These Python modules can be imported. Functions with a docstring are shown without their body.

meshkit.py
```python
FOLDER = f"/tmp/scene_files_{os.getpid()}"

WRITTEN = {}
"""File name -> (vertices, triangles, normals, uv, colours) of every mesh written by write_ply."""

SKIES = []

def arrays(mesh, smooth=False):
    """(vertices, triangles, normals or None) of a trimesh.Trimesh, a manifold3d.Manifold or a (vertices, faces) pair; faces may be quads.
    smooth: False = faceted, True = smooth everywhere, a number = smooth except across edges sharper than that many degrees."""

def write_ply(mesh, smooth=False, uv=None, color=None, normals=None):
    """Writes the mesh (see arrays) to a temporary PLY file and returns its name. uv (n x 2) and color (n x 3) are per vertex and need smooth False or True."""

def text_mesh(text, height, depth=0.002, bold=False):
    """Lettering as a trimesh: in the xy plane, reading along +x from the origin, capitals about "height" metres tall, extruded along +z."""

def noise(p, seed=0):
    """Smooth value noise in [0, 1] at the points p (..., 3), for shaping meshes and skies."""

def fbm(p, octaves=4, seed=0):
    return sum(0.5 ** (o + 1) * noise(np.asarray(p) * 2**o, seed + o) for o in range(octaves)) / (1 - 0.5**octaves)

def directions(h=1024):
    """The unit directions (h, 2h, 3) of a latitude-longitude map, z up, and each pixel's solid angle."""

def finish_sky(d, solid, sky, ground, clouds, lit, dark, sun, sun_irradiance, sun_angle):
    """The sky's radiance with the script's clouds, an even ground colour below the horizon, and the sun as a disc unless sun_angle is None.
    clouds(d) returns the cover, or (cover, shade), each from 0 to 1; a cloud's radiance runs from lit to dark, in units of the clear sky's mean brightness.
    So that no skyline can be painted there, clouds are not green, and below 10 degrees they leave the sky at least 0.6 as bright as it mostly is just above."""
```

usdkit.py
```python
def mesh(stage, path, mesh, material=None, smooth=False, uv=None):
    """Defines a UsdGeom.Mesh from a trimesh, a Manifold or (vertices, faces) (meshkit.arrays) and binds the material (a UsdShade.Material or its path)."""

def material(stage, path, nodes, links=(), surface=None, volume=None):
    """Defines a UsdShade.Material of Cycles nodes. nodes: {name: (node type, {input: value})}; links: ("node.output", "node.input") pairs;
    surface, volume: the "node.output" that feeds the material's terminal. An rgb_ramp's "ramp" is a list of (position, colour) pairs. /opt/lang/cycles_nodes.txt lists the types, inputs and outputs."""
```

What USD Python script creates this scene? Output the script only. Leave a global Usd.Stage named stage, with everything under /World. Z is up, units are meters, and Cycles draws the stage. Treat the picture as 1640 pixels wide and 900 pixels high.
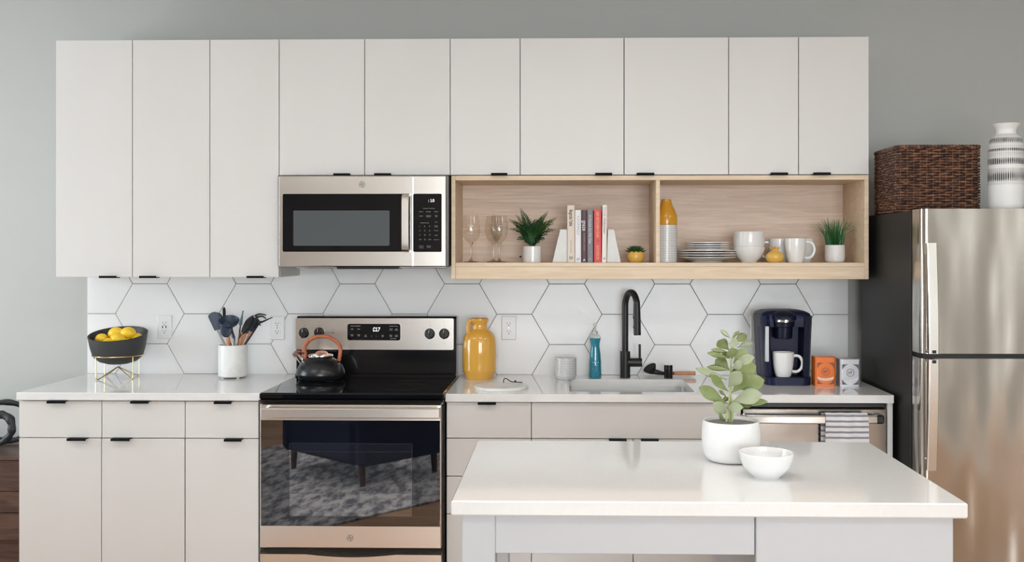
import math, random
import numpy as np, trimesh, usdkit, meshkit
from shapely import affinity
from shapely.geometry import Polygon, box as sbox, Point
from shapely.ops import unary_union
from pxr import Usd, UsdGeom, UsdLux, UsdShade, Gf, Sdf

stage = Usd.Stage.CreateInMemory()
UsdGeom.SetStageUpAxis(stage, UsdGeom.Tokens.z)
UsdGeom.SetStageMetersPerUnit(stage, 1.0)
UsdGeom.Xform.Define(stage, '/World')
stage.SetDefaultPrim(stage.GetPrimAtPath('/World'))
UsdGeom.Scope.Define(stage, '/World/Looks')
rng = random.Random(7)

# ------------------------------------------------------------------ camera
F, U0, V0, TAN, H, D = 1630.0, 862.0, 402.0, 0.0223, 1.506, 4.87
CS = 1 / math.hypot(1, TAN); SN = TAN * CS
cam = UsdGeom.Camera.Define(stage, '/World/camera')
cam.CreateHorizontalApertureAttr(36.0); cam.CreateVerticalApertureAttr(36.0 * 900 / 1640)
cam.CreateFocalLengthAttr(F / 1640 * 36.0)
cam.CreateHorizontalApertureOffsetAttr(-(U0 - 820) / 1640 * 36.0)
cam.CreateVerticalApertureOffsetAttr(-(450 - V0) / 1640 * 36.0)
cam.CreateClippingRangeAttr(Gf.Vec2f(0.05, 200))
cam.AddTransformOp().Set(Gf.Matrix4d(CS, SN, 0, 0,  0, 0, 1, 0,  SN, -CS, 0, 0,  0, -D, H, 1))
cam.CreateExposureAttr(0.05)

def at(u, v, Y):
    """the point of the plane y = Y seen at (u, v) of the photograph: (x, z)"""
    a = (u - U0) / F; y = Y + D
    x = y * (a * CS - SN) / (CS + a * SN)
    d = -x * SN + y * CS
    return x, H - (v - V0) * d / F
def ax(u, Y): return at(u, V0, Y)[0]
def az(v, Y, u=890): return at(u, v, Y)[1]
def sc(u, Y):
    x = ax(u, Y); return (-x * SN + (Y + D) * CS) / F / math.hypot(1, (u - 898) / F)     # metres per pixel there, for round bodies seen obliquely

# ------------------------------------------------------------------ sky and window light
dome = UsdLux.DomeLight.Define(stage, '/World/sky_light')
dome.CreateIntensityAttr(1.0); dome.CreateColorAttr(Gf.Vec3f(0.75, 0.87, 1.0))
def rect(name, centre, w, h, aim, power, color):
    l = UsdLux.RectLight.Define(stage, '/World/' + name)
    l.CreateWidthAttr(w); l.CreateHeightAttr(h); l.CreateIntensityAttr(power); l.CreateColorAttr(Gf.Vec3f(*color))
    b = -np.array(aim, float); b /= np.linalg.norm(b)
    up = np.array([0, 0, 1.0]) if abs(b[2]) < .9 else np.array([0, 1.0, 0])
    r = np.cross(up, b); r /= np.linalg.norm(r); up = np.cross(b, r)
    l.AddTransformOp().Set(Gf.Matrix4d(*r, 0, *up, 0, *b, 0, *centre, 1))
XL, XR, YR, ZC = -4.3, 3.3, -8.6, 2.745
WIN_L = [(-2.1, -0.5, 0.6, 2.3)]                    # openings of the left wall: y0, y1, z0, z1
WIN_R = [(-0.55, 0.95, 0.35, 2.5), (1.1, 2.6, 0.35, 2.5)]   # openings of the rear wall: x0, x1, z0, z1
LEFT_P, REAR_P, LAMP = 7.2, 12.4, 5.5
for i, (a, b, c, d) in enumerate(WIN_L):
    rect('daylight_left', (XL - 0.30, (a + b) / 2, (c + d) / 2), b - a, d - c, (1, 0, 0), LEFT_P, (0.93, 0.97, 1.0))
for i, (a, b, c, d) in enumerate(WIN_R):
    rect('daylight_rear' + ('_001' if i else ''), ((a + b) / 2, YR - 0.30, (c + d) / 2), b - a, d - c, (0, 1, 0), REAR_P * 1.0, (0.945, 0.975, 1.0))

# ------------------------------------------------------------------ materials
def lin(c):
    return tuple((x / 255 / 12.92) if x / 255 <= .04045 else ((x / 255 + .055) / 1.055) ** 2.4 for x in c)
MATS = {}
def mat(name, color, rough=.5, metal=0, noise=None, bump=None, **kw):
    """noise=(scale vec, colour2, detail, lo, hi); bump=(scale vec, strength, distance)"""
    if name in MATS: return MATS[name]
    n = {'p': ('principled_bsdf', dict(base_color=color, roughness=rough, metallic=metal, **kw)), 'tc': ('texture_coordinate', {})}
    l = []
    if noise:
        s, c2, det, lo, hi = noise
        n['m'] = ('mapping', {'mapping_type': 'point', 'scale': s}); n['n'] = ('noise_texture', {'scale': 1.0, 'detail': det, 'roughness': .6})
        n['r'] = ('rgb_ramp', {'ramp': [(0, color), (lo, color), (hi, c2), (1, c2)]})
        l += [('tc.object', 'm.vector'), ('m.vector', 'n.vector'), ('n.fac', 'r.fac'), ('r.color', 'p.base_color')]
    if bump:
        s, st, di = bump
        n['bm'] = ('mapping', {'mapping_type': 'point', 'scale': s}); n['bn'] = ('noise_texture', {'scale': 1.0, 'detail': 2.0})
        n['b'] = ('bump', {'strength': st, 'distance': di})
        l += [('tc.object', 'bm.vector'), ('bm.vector', 'bn.vector'), ('bn.fac', 'b.height'), ('b.normal', 'p.normal')]
    MATS[name] = usdkit.material(stage, '/World/Looks/' + name, n, l, surface='p.BSDF')
    return MATS[name]
def mat_nodes(name, nodes, links, surface='p.BSDF'):
    MATS[name] = usdkit.material(stage, '/World/Looks/' + name, nodes, links, surface=surface); return MATS[name]

paint = mat('grey_paint', (.455, .462, .44), .75, bump=((60, 60, 60), .05, .002))
white_paint = mat('white_paint', (.80, .80, .79), .6)
laminate = mat('cabinet_laminate', (.685, .675, .655), .42, noise=((3, 3, 1.2), (.67, .658, .635), 2, .35, .7))
carcass_m = mat('cabinet_carcass', (.60, .59, .575), .5)
gap_dark = mat('cabinet_gap_edge', (.08, .08, .075), .7)
black_metal = mat('matte_black_metal', (.010, .010, .011), .42)
pull_m = mat('black_pull', (.006, .006, .006), .7, specular_ior_level=.15)
quartz = mat('white_quartz', (.77, .77, .76), .06, noise=((60, 60, 60), (.755, .755, .745), 2, .4, .6), ior=1.46)
tile_m = [mat('tile_white', (.83, .83, .83), .28, bump=((9, 9, 9), .10, .004)), mat('tile_white_b', (.80, .80, .80), .28, bump=((8, 8, 8), .10, .004)), mat('tile_white_c', (.85, .85, .845), .28, bump=((10, 10, 10), .10, .004))]
grout_m = mat('grey_grout', (.20, .20, .195), .9)
steel = mat('brushed_steel', (.73, .70, .655), .26, 1.0, bump=((3, 3, 500), .06, .001))
steel_warm = mat('brushed_steel_plain', (.97, .91, .84), .27, 1.0, bump=((3, 3, 500), .06, .001))
chrome = mat('polished_chrome', (.78, .77, .75), .10, 1.0)
fridge_steel = mat('fridge_steel', (.57, .535, .485), .17, 1.0, bump=((3.4, 3.4, .9), .32, .15))
badge_m = mat('badge_grey', (.17, .165, .16), .4, .6)
black_glass = mat('black_glass', (.004, .0045, .006), .03, specular_ior_level=.4)
oven_glass = mat('oven_glass', (.003, .0035, .006), .015, ior=2.3)
oven_inner = mat('oven_inner_glass', (.010, .010, .012), .015, ior=3.4)
black_enamel = mat('black_enamel', (.006, .006, .007), .12)
black_plastic = mat('black_plastic', (.012, .012, .013), .32)
mw_window = mat('microwave_mesh_window', (.085, .098, .105), .16)
print_white = mat('white_print', (.62, .62, .62), .5)
print_grey = mat('grey_print', (.20, .21, .22), .5)
print_dark = mat('dark_print', (.03, .03, .03), .5)
print_mid = mat('mid_print', (.33, .34, .35), .6)
led = mat('led_digits', (.8, .8, .8), .5, emission_color=(1, 1, 1), emission_strength=1.1)
fridge_side_m = mat('fridge_side', (.018, .018, .0175), .5, specular_ior_level=.35, bump=((250, 250, 250), .08, .001))
gasket = mat('black_gasket', (.006, .006, .006), .5)
white_ceramic = mat('white_ceramic', (.80, .80, .79), .12)
white_matte = mat('white_matte_ceramic', (.80, .80, .79), .45)
mustard = mat('mustard_glaze', (.66, .335, .048), .08, noise=((8, 8, 3), (.74, .41, .075), 4, .35, .7), coat_weight=.4)
mustard_b = mat('mustard_glaze_dark', (.60, .28, .022), .14, noise=((12, 12, 6), (.66, .34, .035), 3, .35, .7))
yellow_pot = mat('yellow_pot_glaze', (.74, .45, .10), .25)
glass_m = mat('stem_glass', (1, 1, 1), 0.0, transmission_weight=1.0, ior=1.45)
def clear(name, c, base):
    return mat_nodes(name, {'t': ('transparent_bsdf', {'color': c}), 'g': ('glossy_bsdf', {'color': (1, 1, 1), 'roughness': .02}), 'f': ('layer_weight', {'blend': .5}), 'w': ('math', {'math_type': 'power', 'value2': 3.0}), 'k': ('math', {'math_type': 'multiply_add', 'value2': .75, 'value3': base, 'use_clamp': True}), 'm': ('mix_closure', {})},
        [('f.facing', 'w.value1'), ('w.value', 'k.value1'), ('k.value', 'm.fac'), ('t.BSDF', 'm.closure1'), ('g.BSDF', 'm.closure2')], 'm.closure')
thin_glass = clear('thin_glass', (.955, .945, .925), 0.06)
pane_glass = clear('pane_glass', (.96, .97, .97), 0.04)
def wood(name, c1, c2, sx, sy, sz, rough=.45, warp=1.5, line=.5):
    return mat_nodes(name, {'tc': ('texture_coordinate', {}), 'm': ('mapping', {'mapping_type': 'point', 'scale': (sx, sy, sz)}), 'n': ('noise_texture', {'scale': 1.0, 'detail': 5.0, 'roughness': .62, 'distortion': warp}),
        'r': ('rgb_ramp', {'ramp': [(0, c2), (.38, c2), (.5, tuple(line * a + (1 - line) * b for a, b in zip(c1, c2))), (.62, c1), (1, c1)]}), 'p': ('principled_bsdf', {'roughness': rough}), 'b': ('bump', {'strength': .08, 'distance': .001})},
        [('tc.object', 'm.vector'), ('m.vector', 'n.vector'), ('n.fac', 'r.fac'), ('r.color', 'p.base_color'), ('n.fac', 'b.height'), ('b.normal', 'p.normal')])
oak = wood('pale_oak', lin((226, 203, 184)), lin((207, 182, 162)), 2.2, 22, 38)
oak_edge = wood('pale_oak_edge', lin((226, 206, 178)), lin((214, 190, 160)), 2.2, 22, 30)
walnut = wood('dark_walnut', lin((92, 68, 58)), lin((66, 48, 42)), 3, 30, 30, .4)
floor_woods = [wood('floor_oak_' + c, lin(a), lin(b), 3, 24, 24, .35) for c, a, b in (('a', (206, 166, 130), (178, 138, 106)), ('b', (196, 156, 122), (168, 128, 98)), ('c', (212, 174, 138), (184, 144, 112)))]
handle_wood = wood('utensil_wood', lin((205, 150, 110)), lin((186, 128, 92)), 40, 40, 8, .5)
kettle_wood = wood('kettle_wood', lin((190, 112, 76)), lin((168, 92, 60)), 40, 40, 20, .4)
marble = mat('white_marble', (.80, .80, .785), .35, noise=((9, 9, 9), (.62, .62, .60), 6, .5, .75))
marble_b = mat('grey_marble', (.63, .63, .60), .35, noise=((14, 14, 14), (.58, .58, .56), 6, .45, .75))
kettle_m = mat('kettle_matte_black', (.013, .014, .015), .27)
bowl_black = mat('fruit_bowl_charcoal', (.034, .036, .036), .5)
gold = mat('brass_wire', (.78, .58, .26), .25, 1.0)
lemon_m = mat('lemon_skin', (.93, .62, .025), .38, noise=((20, 20, 20), (.90, .54, .015), 3, .4, .7), bump=((350, 350, 350), .25, .001))
navy_sil = mat('navy_silicone', (.012, .022, .045), .45)
black_sil = mat('black_silicone', (.010, .012, .017), .45)
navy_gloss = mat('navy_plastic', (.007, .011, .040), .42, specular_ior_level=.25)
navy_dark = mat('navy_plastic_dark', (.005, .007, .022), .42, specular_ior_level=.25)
soap_m = mat('teal_soap', (.025, .36, .53), .06, transmission_weight=.30, ior=1.33, coat_weight=.2)
leather = mat('dark_leather', (.045, .032, .026), .5)
bristle = mat('black_bristle', (.006, .006, .007), .8)
orange_tin = mat('orange_tin', (.66, .15, .022), .28, .25)
silver_tin = mat('silver_tin', (.50, .50, .515), .3, .55)
orange_dark = mat('orange_tin_print', (.23, .06, .03), .4)
fern_m = [mat('fern_green_' + c, k, .5) for c, k in (('a', (.010, .055, .014)), ('b', (.016, .078, .018)), ('c', (.045, .11, .02)))]
grass_m = [mat('grass_green_' + c, k, .45) for c, k in (('a', (.012, .10, .020)), ('b', (.020, .15, .030)), ('c', (.030, .19, .045)))]
succ_m = mat('succulent_green', (.012, .062, .014), .45, noise=((60, 60, 60), (.03, .11, .03), 2, .4, .7))
def leafmat(name, c1, c2):
    return mat_nodes(name, {'tc': ('texture_coordinate', {}), 'n': ('noise_texture', {'scale': 26.0, 'detail': 3.0}), 'r': ('rgb_ramp', {'ramp': [(0, c1), (.35, c1), (.68, c2), (1, c2)]}),
        'p': ('principled_bsdf', {'roughness': .5}), 't': ('translucent_bsdf', {}), 'm': ('mix_closure', {'fac': .18})},
        [('tc.object', 'n.vector'), ('n.fac', 'r.fac'), ('r.color', 'p.base_color'), ('r.color', 't.color'), ('p.BSDF', 'm.closure1'), ('t.BSDF', 'm.closure2')], 'm.closure')
jade_m = [leafmat('jade_leaf_pale', (.46, .51, .35), (.36, .42, .24)), leafmat('jade_leaf_mid', (.30, .36, .16), (.22, .28, .10)), leafmat('jade_leaf_olive', (.15, .185, .05), (.24, .29, .11))]
jade_stem = mat('jade_stem', (.36, .43, .18), .5)
soil = mat('dark_soil', (.05, .04, .032), .9)
grey_soil = mat('grey_pebble_soil', (.26, .25, .24), .9, bump=((120, 120, 120), .6, .004))
wicker = mat('brown_wicker', (.055, .021, .012), .42, noise=((24, 24, 90), (.27, .115, .055), 3, .45, .68))
wicker_dark = mat('dark_wicker_liner', (.022, .010, .007), .8)
sculpt_m = mat('black_sculpture', (.016, .018, .02), .5, bump=((30, 30, 30), .4, .01))
rug_m = mat('grey_rug', (.80, .78, .78), .95, noise=((16, 6, 5), (.20, .20, .235), 10, .40, .60), bump=((150, 150, 150), .4, .004))
chair_fab = mat('navy_fabric', (.012, .022, .055), .8)
outlet_m = mat('outlet_white', (.80, .80, .80), .3)
slot_m = mat('outlet_slot', (.02, .02, .02), .6)
kraft = {k: mat('book_' + k, lin(v), .5) for k, v in dict(cream=(222, 210, 196), white=(232, 232, 234), plum=(84, 54, 62), slate=(128, 132, 138), red=(222, 88, 90), ivory=(236, 230, 222), paper=(235, 228, 215)).items()}
gold_print = mat('gold_print', (.80, .50, .22), .5)
red_print = mat('red_print', (.58, .06, .08), .5)
def stripe_towel():
    return mat_nodes('striped_towel', {'tc': ('texture_coordinate', {}), 's': ('separate_xyz', {}), 'a': ('math', {'math_type': 'multiply', 'value2': 1 / .0222}), 'f': ('math', {'math_type': 'fraction'}), 'r': ('rgb_ramp', {'ramp': [(0, (.70, .70, .72)), (.56, (.72, .72, .74)), (.61, (.25, .245, .27)), (.93, (.25, .245, .27)), (.98, (.70, .70, .72)), (1, (.70, .70, .72))]}),
        'p': ('principled_bsdf', {'roughness': .9}), 'n': ('noise_texture', {'scale': 900.0}), 'b': ('bump', {'strength': .3, 'distance': .001})},
        [('tc.object', 's.vector'), ('s.z', 'a.value1'), ('a.value', 'f.value1'), ('f.value', 'r.fac'), ('r.color', 'p.base_color'), ('tc.object', 'n.vector'), ('n.fac', 'b.height'), ('b.normal', 'p.normal')])
towel_m = stripe_towel()
def grid_mat(name, pitch, nang, c=(.80, .80, .79), k=(.22, .22, .225)):
    """white glaze printed with a fine grid of dark lines round a turned body (object space, axis z)"""
    return mat_nodes(name, {'tc': ('texture_coordinate', {}), 's': ('separate_xyz', {}), 'zq': ('math', {'math_type': 'multiply', 'value2': 1 / pitch}), 'zf': ('math', {'math_type': 'fraction'}), 'zl': ('math', {'math_type': 'less_than', 'value2': .24}),
        'an': ('math', {'math_type': 'arctan2'}), 'aq': ('math', {'math_type': 'multiply', 'value2': nang / (2 * math.pi)}), 'af': ('math', {'math_type': 'fraction'}), 'al': ('math', {'math_type': 'less_than', 'value2': .11}),
        'mx': ('math', {'math_type': 'maximum'}), 'c': ('mix_color', {'a': c, 'b': k}), 'p': ('principled_bsdf', {'roughness': .22})},
        [('tc.object', 's.vector'), ('s.z', 'zq.value1'), ('zq.value', 'zf.value1'), ('zf.value', 'zl.value1'), ('s.y', 'an.value1'), ('s.x', 'an.value2'), ('an.value', 'aq.value1'), ('aq.value', 'af.value1'), ('af.value', 'al.value1'),
         ('zl.value', 'mx.value1'), ('al.value', 'mx.value2'), ('mx.value', 'c.fac'), ('c.result', 'p.base_color')])
grid_m = grid_mat('grid_glaze', .0076, 40)
def vase_print():
    bands = [(0, 0), (.106, 0), (.109, .2), (.12, .15), (.125, .6), (.138, .95), (.150, .7), (.160, .4), (.172, .3), (.176, 0), (.188, 0), (.191, .8), (.203, .95), (.212, .7), (.216, .15), (.235, .3), (.240, .1), (.246, .8), (.252, .8), (.255, .1), (.262, .25), (.268, .1), (.274, .2), (.279, .7), (.288, .9), (.295, .75), (.299, .15), (.308, .25), (.312, 0), (.5, 0)]
    L = .5
    pts = [(min(1, z / L), (v, v, v)) for z, v in [(a * 1.0, b) for a, b in bands] if z / L <= 1]
    return mat_nodes('banded_vase_glaze', {'tc': ('texture_coordinate', {}), 's': ('separate_xyz', {}), 'q': ('math', {'math_type': 'multiply', 'value2': 1 / L}), 'r': ('rgb_ramp', {'ramp': pts}),
        'an': ('math', {'math_type': 'arctan2'}), 'aq': ('math', {'math_type': 'multiply', 'value2': 52 / (2 * math.pi)}), 'af': ('math', {'math_type': 'fraction'}), 'al': ('math', {'math_type': 'greater_than', 'value2': .42}),
        'mn': ('noise_texture', {'scale': 14.0, 'detail': 2.0}), 'nr': ('math', {'math_type': 'multiply', 'value2': 2.3}), 'w': ('math', {'math_type': 'multiply'}), 'hh': ('math', {'math_type': 'multiply_add', 'value2': .62, 'value3': .38}), 'ww': ('math', {'math_type': 'multiply', 'use_clamp': True}),
        'c': ('mix_color', {'a': (.76, .76, .74), 'b': (.035, .037, .035)}), 'p': ('principled_bsdf', {'roughness': .5})},
        [('tc.object', 's.vector'), ('s.z', 'q.value1'), ('q.value', 'r.fac'), ('s.y', 'an.value1'), ('s.x', 'an.value2'), ('an.value', 'aq.value1'), ('aq.value', 'af.value1'), ('af.value', 'al.value1'), ('al.value', 'hh.value1'),
         ('tc.object', 'mn.vector'), ('mn.fac', 'nr.value1'), ('r.color', 'w.value1'), ('nr.value', 'w.value2'), ('w.value', 'ww.value1'), ('hh.value', 'ww.value2'), ('ww.value', 'c.fac'), ('c.result', 'p.base_color')])
vase_m = vase_print()

# ------------------------------------------------------------------ scene helpers
USED, LOC = {}, {}
def numbered(parent, name):
    k = (parent, name); i = USED.get(k, 0); USED[k] = i + 1
    return name if i == 0 else f'{name}_{i:03d}'
def keys(p, label=None, cat=None, group=None, kind=None):
    for k, v in (('label', label), ('category', cat), ('group', group), ('kind', kind)):
        if v: p.SetCustomDataByKey(k, v)
    return p
def thing(name, label, cat, loc=(0, 0, 0), rz=0, group=None, kind=None, local=False):
    path = '/World/' + numbered('/World', name)
    x = UsdGeom.Xform.Define(stage, path)
    x.AddTranslateOp().Set(Gf.Vec3d(*map(float, loc)))
    if rz: x.AddRotateZOp().Set(math.degrees(rz))
    LOC[path] = np.zeros(3) if local else np.array(loc, float)
    return keys(x.GetPrim(), label, cat, group, kind)
def obj(name, mesh, m, parent=None, smooth=35, label=None, cat=None, group=None, kind=None):
    """one Mesh under parent (a prim) or, at top level, under /World with its origin at its base"""
    pp = str(parent.GetPath()) if parent is not None else '/World'
    path = pp + '/' + numbered(pp, name)
    v, f = mesh if isinstance(mesh, tuple) else (np.array(mesh.vertices), np.array(mesh.faces))
    v = np.array(v, float)
    if parent is not None:
        off = LOC[pp]; LOC[path] = off
        g = usdkit.mesh(stage, path, trimesh.Trimesh(v - off, f, process=False), m, smooth)
    else:
        lo, hi = v.min(0), v.max(0); off = np.array([(lo[0] + hi[0]) / 2, (lo[1] + hi[1]) / 2, lo[2]]); LOC[path] = off
        g = usdkit.mesh(stage, path, trimesh.Trimesh(v - off, f, process=False), m, smooth)
        UsdGeom.Xformable(g).AddTranslateOp().Set(Gf.Vec3d(*off))
    return keys(g.GetPrim(), label, cat, group, kind)
def copy_of(src, loc, rz=0, label=None, group=None):
    was = src.GetCustomData(); nm = src.GetName()
    p = thing(nm, label or was['label'], was['category'], loc, rz, group or was.get('group'))
    p.GetReferences().AddInternalReference(src.GetPath())
    keys(p, label or was['label'], was['category'], group or was.get('group'))
    p.SetInstanceable(True)
    return p

# ------------------------------------------------------------------ mesh helpers
cat_ = trimesh.util.concatenate
def bx(x0, x1, y0, y1, z0, z1, b=.0015):
    x0, x1 = sorted((x0, x1)); y0, y1 = sorted((y0, y1)); z0, z1 = sorted((z0, z1))
    b = min(b, (x1 - x0) * .45, (y1 - y0) * .45, (z1 - z0) * .45)
    if b <= 0:
        m = trimesh.creation.box((x1 - x0, y1 - y0, z1 - z0)); m.apply_translation(((x0 + x1) / 2, (y0 + y1) / 2, (z0 + z1) / 2)); return m
    P = []
    for sx in (0, 1):
        for sy in (0, 1):
            for sz in (0, 1):
                c = np.array([(x0, x1)[sx], (y0, y1)[sy], (z0, z1)[sz]]); d = np.array([1 - 2 * sx, 1 - 2 * sy, 1 - 2 * sz]) * b
                for k in range(3):
                    q = c + d; q[k] = c[k]; P.append(q)
    return trimesh.convex.convex_hull(np.array(P))
def polys(s): return list(s.geoms) if hasattr(s, 'geoms') else [s]
def ext_y(shape, y0, y1):
    """a shapely shape in (x, z) extruded from y0 (front) to y1 (back)"""
    y0, y1 = sorted((y0, y1)); out = []
    for g in polys(shape):
        m = trimesh.creation.extrude_polygon(g, y1 - y0, engine='earcut')
        v = m.vertices; out.append(trimesh.Trimesh(np.c_[v[:, 0], y1 - v[:, 2], v[:, 1]], m.faces, process=False))
    return cat_(out)
def ext_z(shape, z0, z1):
    out = []
    for g in polys(shape):
        m = trimesh.creation.extrude_polygon(g, z1 - z0, engine='earcut'); m.apply_translation((0, 0, z0)); out.append(m)
    return cat_(out)
def ext_x(shape, x0, x1):
    """a shapely shape in (y, z) extruded along x"""
    out = []
    for g in polys(shape):
        m = trimesh.creation.extrude_polygon(g, x1 - x0, engine='earcut'); v = m.vertices
        out.append(trimesh.Trimesh(np.c_[v[:, 2] + x0, v[:, 0], v[:, 1]], m.faces, process=False))
    return cat_(out)
def rrect(x0, y0, x1, y1, r, n=6): return sbox(x0 + r, y0 + r, x1 - r, y1 - r).buffer(r, quad_segs=n)
def loft(rings, cap=True):
    """rings: list of (n,3) arrays, joined one to the next"""
    n = len(rings[0]); V = np.vstack(rings); Fc = []
    for i in range(len(rings) - 1):
        for j in range(n):
            a, b = i * n + j, i * n + (j + 1) % n
            Fc += [(a, b, b + n), (a, b + n, a + n)]
    if cap:
        V = np.vstack([V, rings[0].mean(0), rings[-1].mean(0)]); c0, c1 = len(V) - 2, len(V) - 1; e = (len(rings) - 1) * n
        for j in range(n):
            Fc += [(c0, (j + 1) % n, j), (c1, e + j, e + (j + 1) % n)]
    m = trimesh.Trimesh(V, np.array(Fc), process=False)
    if m.volume < 0: m.invert()
    return m
def lathe(prof, loc=(0, 0, 0), n=48):
    """(r, z) from the axis up the outside and, for a hollow body, back down the inside"""
    rings = []; V, Fc = [], []
    pr = [(max(r, 0), z) for r, z in prof]
    idx = []
    for r, z in pr:
        if r < 1e-6: idx.append([len(V)] * n); V.append((0, 0, z))
        else:
            idx.append(list(range(len(V), len(V) + n))); V += [(r * math.cos(2 * math.pi * k / n), r * math.sin(2 * math.pi * k / n), z) for k in range(n)]
    for i in range(len(pr) - 1):
        A, B = idx[i], idx[i + 1]
        for k in range(n):
            k2 = (k + 1) % n
            q = [A[k], A[k2], B[k2], B[k]]
            if q[0] != q[1]: Fc.append((q[0], q[1], q[2]))
            if q[2] != q[3]: Fc.append((q[0], q[2], q[3]))
    m = trimesh.Trimesh(np.array(V), np.array(Fc), process=False)
    m.apply_translation(loc); return m
def curve(pts, n=8):
    """Catmull-Rom through pts"""
    p = np.array(pts, float); p = np.vstack([2 * p[0] - p[1], p, 2 * p[-1] - p[-2]]); out = []
    for i in range(1, len(p) - 2):
        for t in np.linspace(0, 1, n, endpoint=False):
            a, b, c, d = p[i - 1], p[i], p[i + 1], p[i + 2]
            out.append(.5 * (2 * b + (c - a) * t + (2 * a - 5 * b + 4 * c - d) * t * t + (3 * b - a - 3 * c + d) * t ** 3))
    return np.array(out + [p[-2]])
def tube(pts, r, n=10, flat=1.0, side=(0, 0, 1), closed=False):
    p = np.array(pts, float); m = len(p); r = np.broadcast_to(r, (m,)).astype(float)
    t = (np.roll(p, -1, 0) - np.roll(p, 1, 0)) if closed else np.gradient(p, axis=0)
    t /= np.linalg.norm(t, axis=1, keepdims=True) + 1e-12
    s = np.array(side, float); rings = []
    a = np.cross(t[0], s); 
    if np.linalg.norm(a) < 1e-3: a = np.cross(t[0], [1, 0.1, 0])
    a /= np.linalg.norm(a)
    for i in range(m):
        a = a - t[i] * (a @ t[i]); a /= np.linalg.norm(a) + 1e-12; b = np.cross(t[i], a)
        g = np.arange(n) * 2 * math.pi / n
        rings.append(p[i] + r[i] * (np.cos(g)[:, None] * a * flat + np.sin(g)[:, None] * b))
    if closed:
        rings.append(rings[0]); return loft(rings, cap=False)
    return loft(rings)
def cyl(p0, p1, r, n=24, r1=None): return tube([p0, p1], [r, r if r1 is None else r1], n)
def ell(c, r, n=2):
    m = trimesh.creation.icosphere(n); m.vertices = m.vertices * np.array(r) + np.array(c); return m
def leaf(base, tip, width, normal=(0, -1, 0), bend=0.0, thick=.0015, n=9, shape=.55, fold=.12):
    """a leaf blade with depth from base to tip: widest at shape, bent along its normal, gently folded on its midrib"""
    b, t = np.array(base, float), np.array(tip, float); d = t - b; L = np.linalg.norm(d); d = d / L
    nn = np.array(normal, float); nn = nn - d * (nn @ d); nn /= np.linalg.norm(nn); s = np.cross(d, nn); rings = []
    for i in range(n):
        q = i / (n - 1); w = width / 2 * max(.06, (math.sin(math.pi * q ** (math.log(.5) / math.log(shape)))) ** .75) if 0 < q < 1 else width * .04
        c = b + d * L * q + nn * bend * L * math.sin(math.pi * q)
        th = thick * (.4 + .6 * math.sin(math.pi * min(.95, max(.05, q))))
        rings.append(np.array([c + s * w + nn * w * fold * 2, c + s * w * .5 + nn * (th + w * fold * .5), c + nn * th * .9, c - s * w * .5 + nn * (th + w * fold * .5), c - s * w + nn * w * fold * 2, c - s * w * .5 + nn * (-th + w * fold * .5), c - nn * th, c + s * w * .5 + nn * (-th + w * fold * .5)]))
    return loft(rings)
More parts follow.
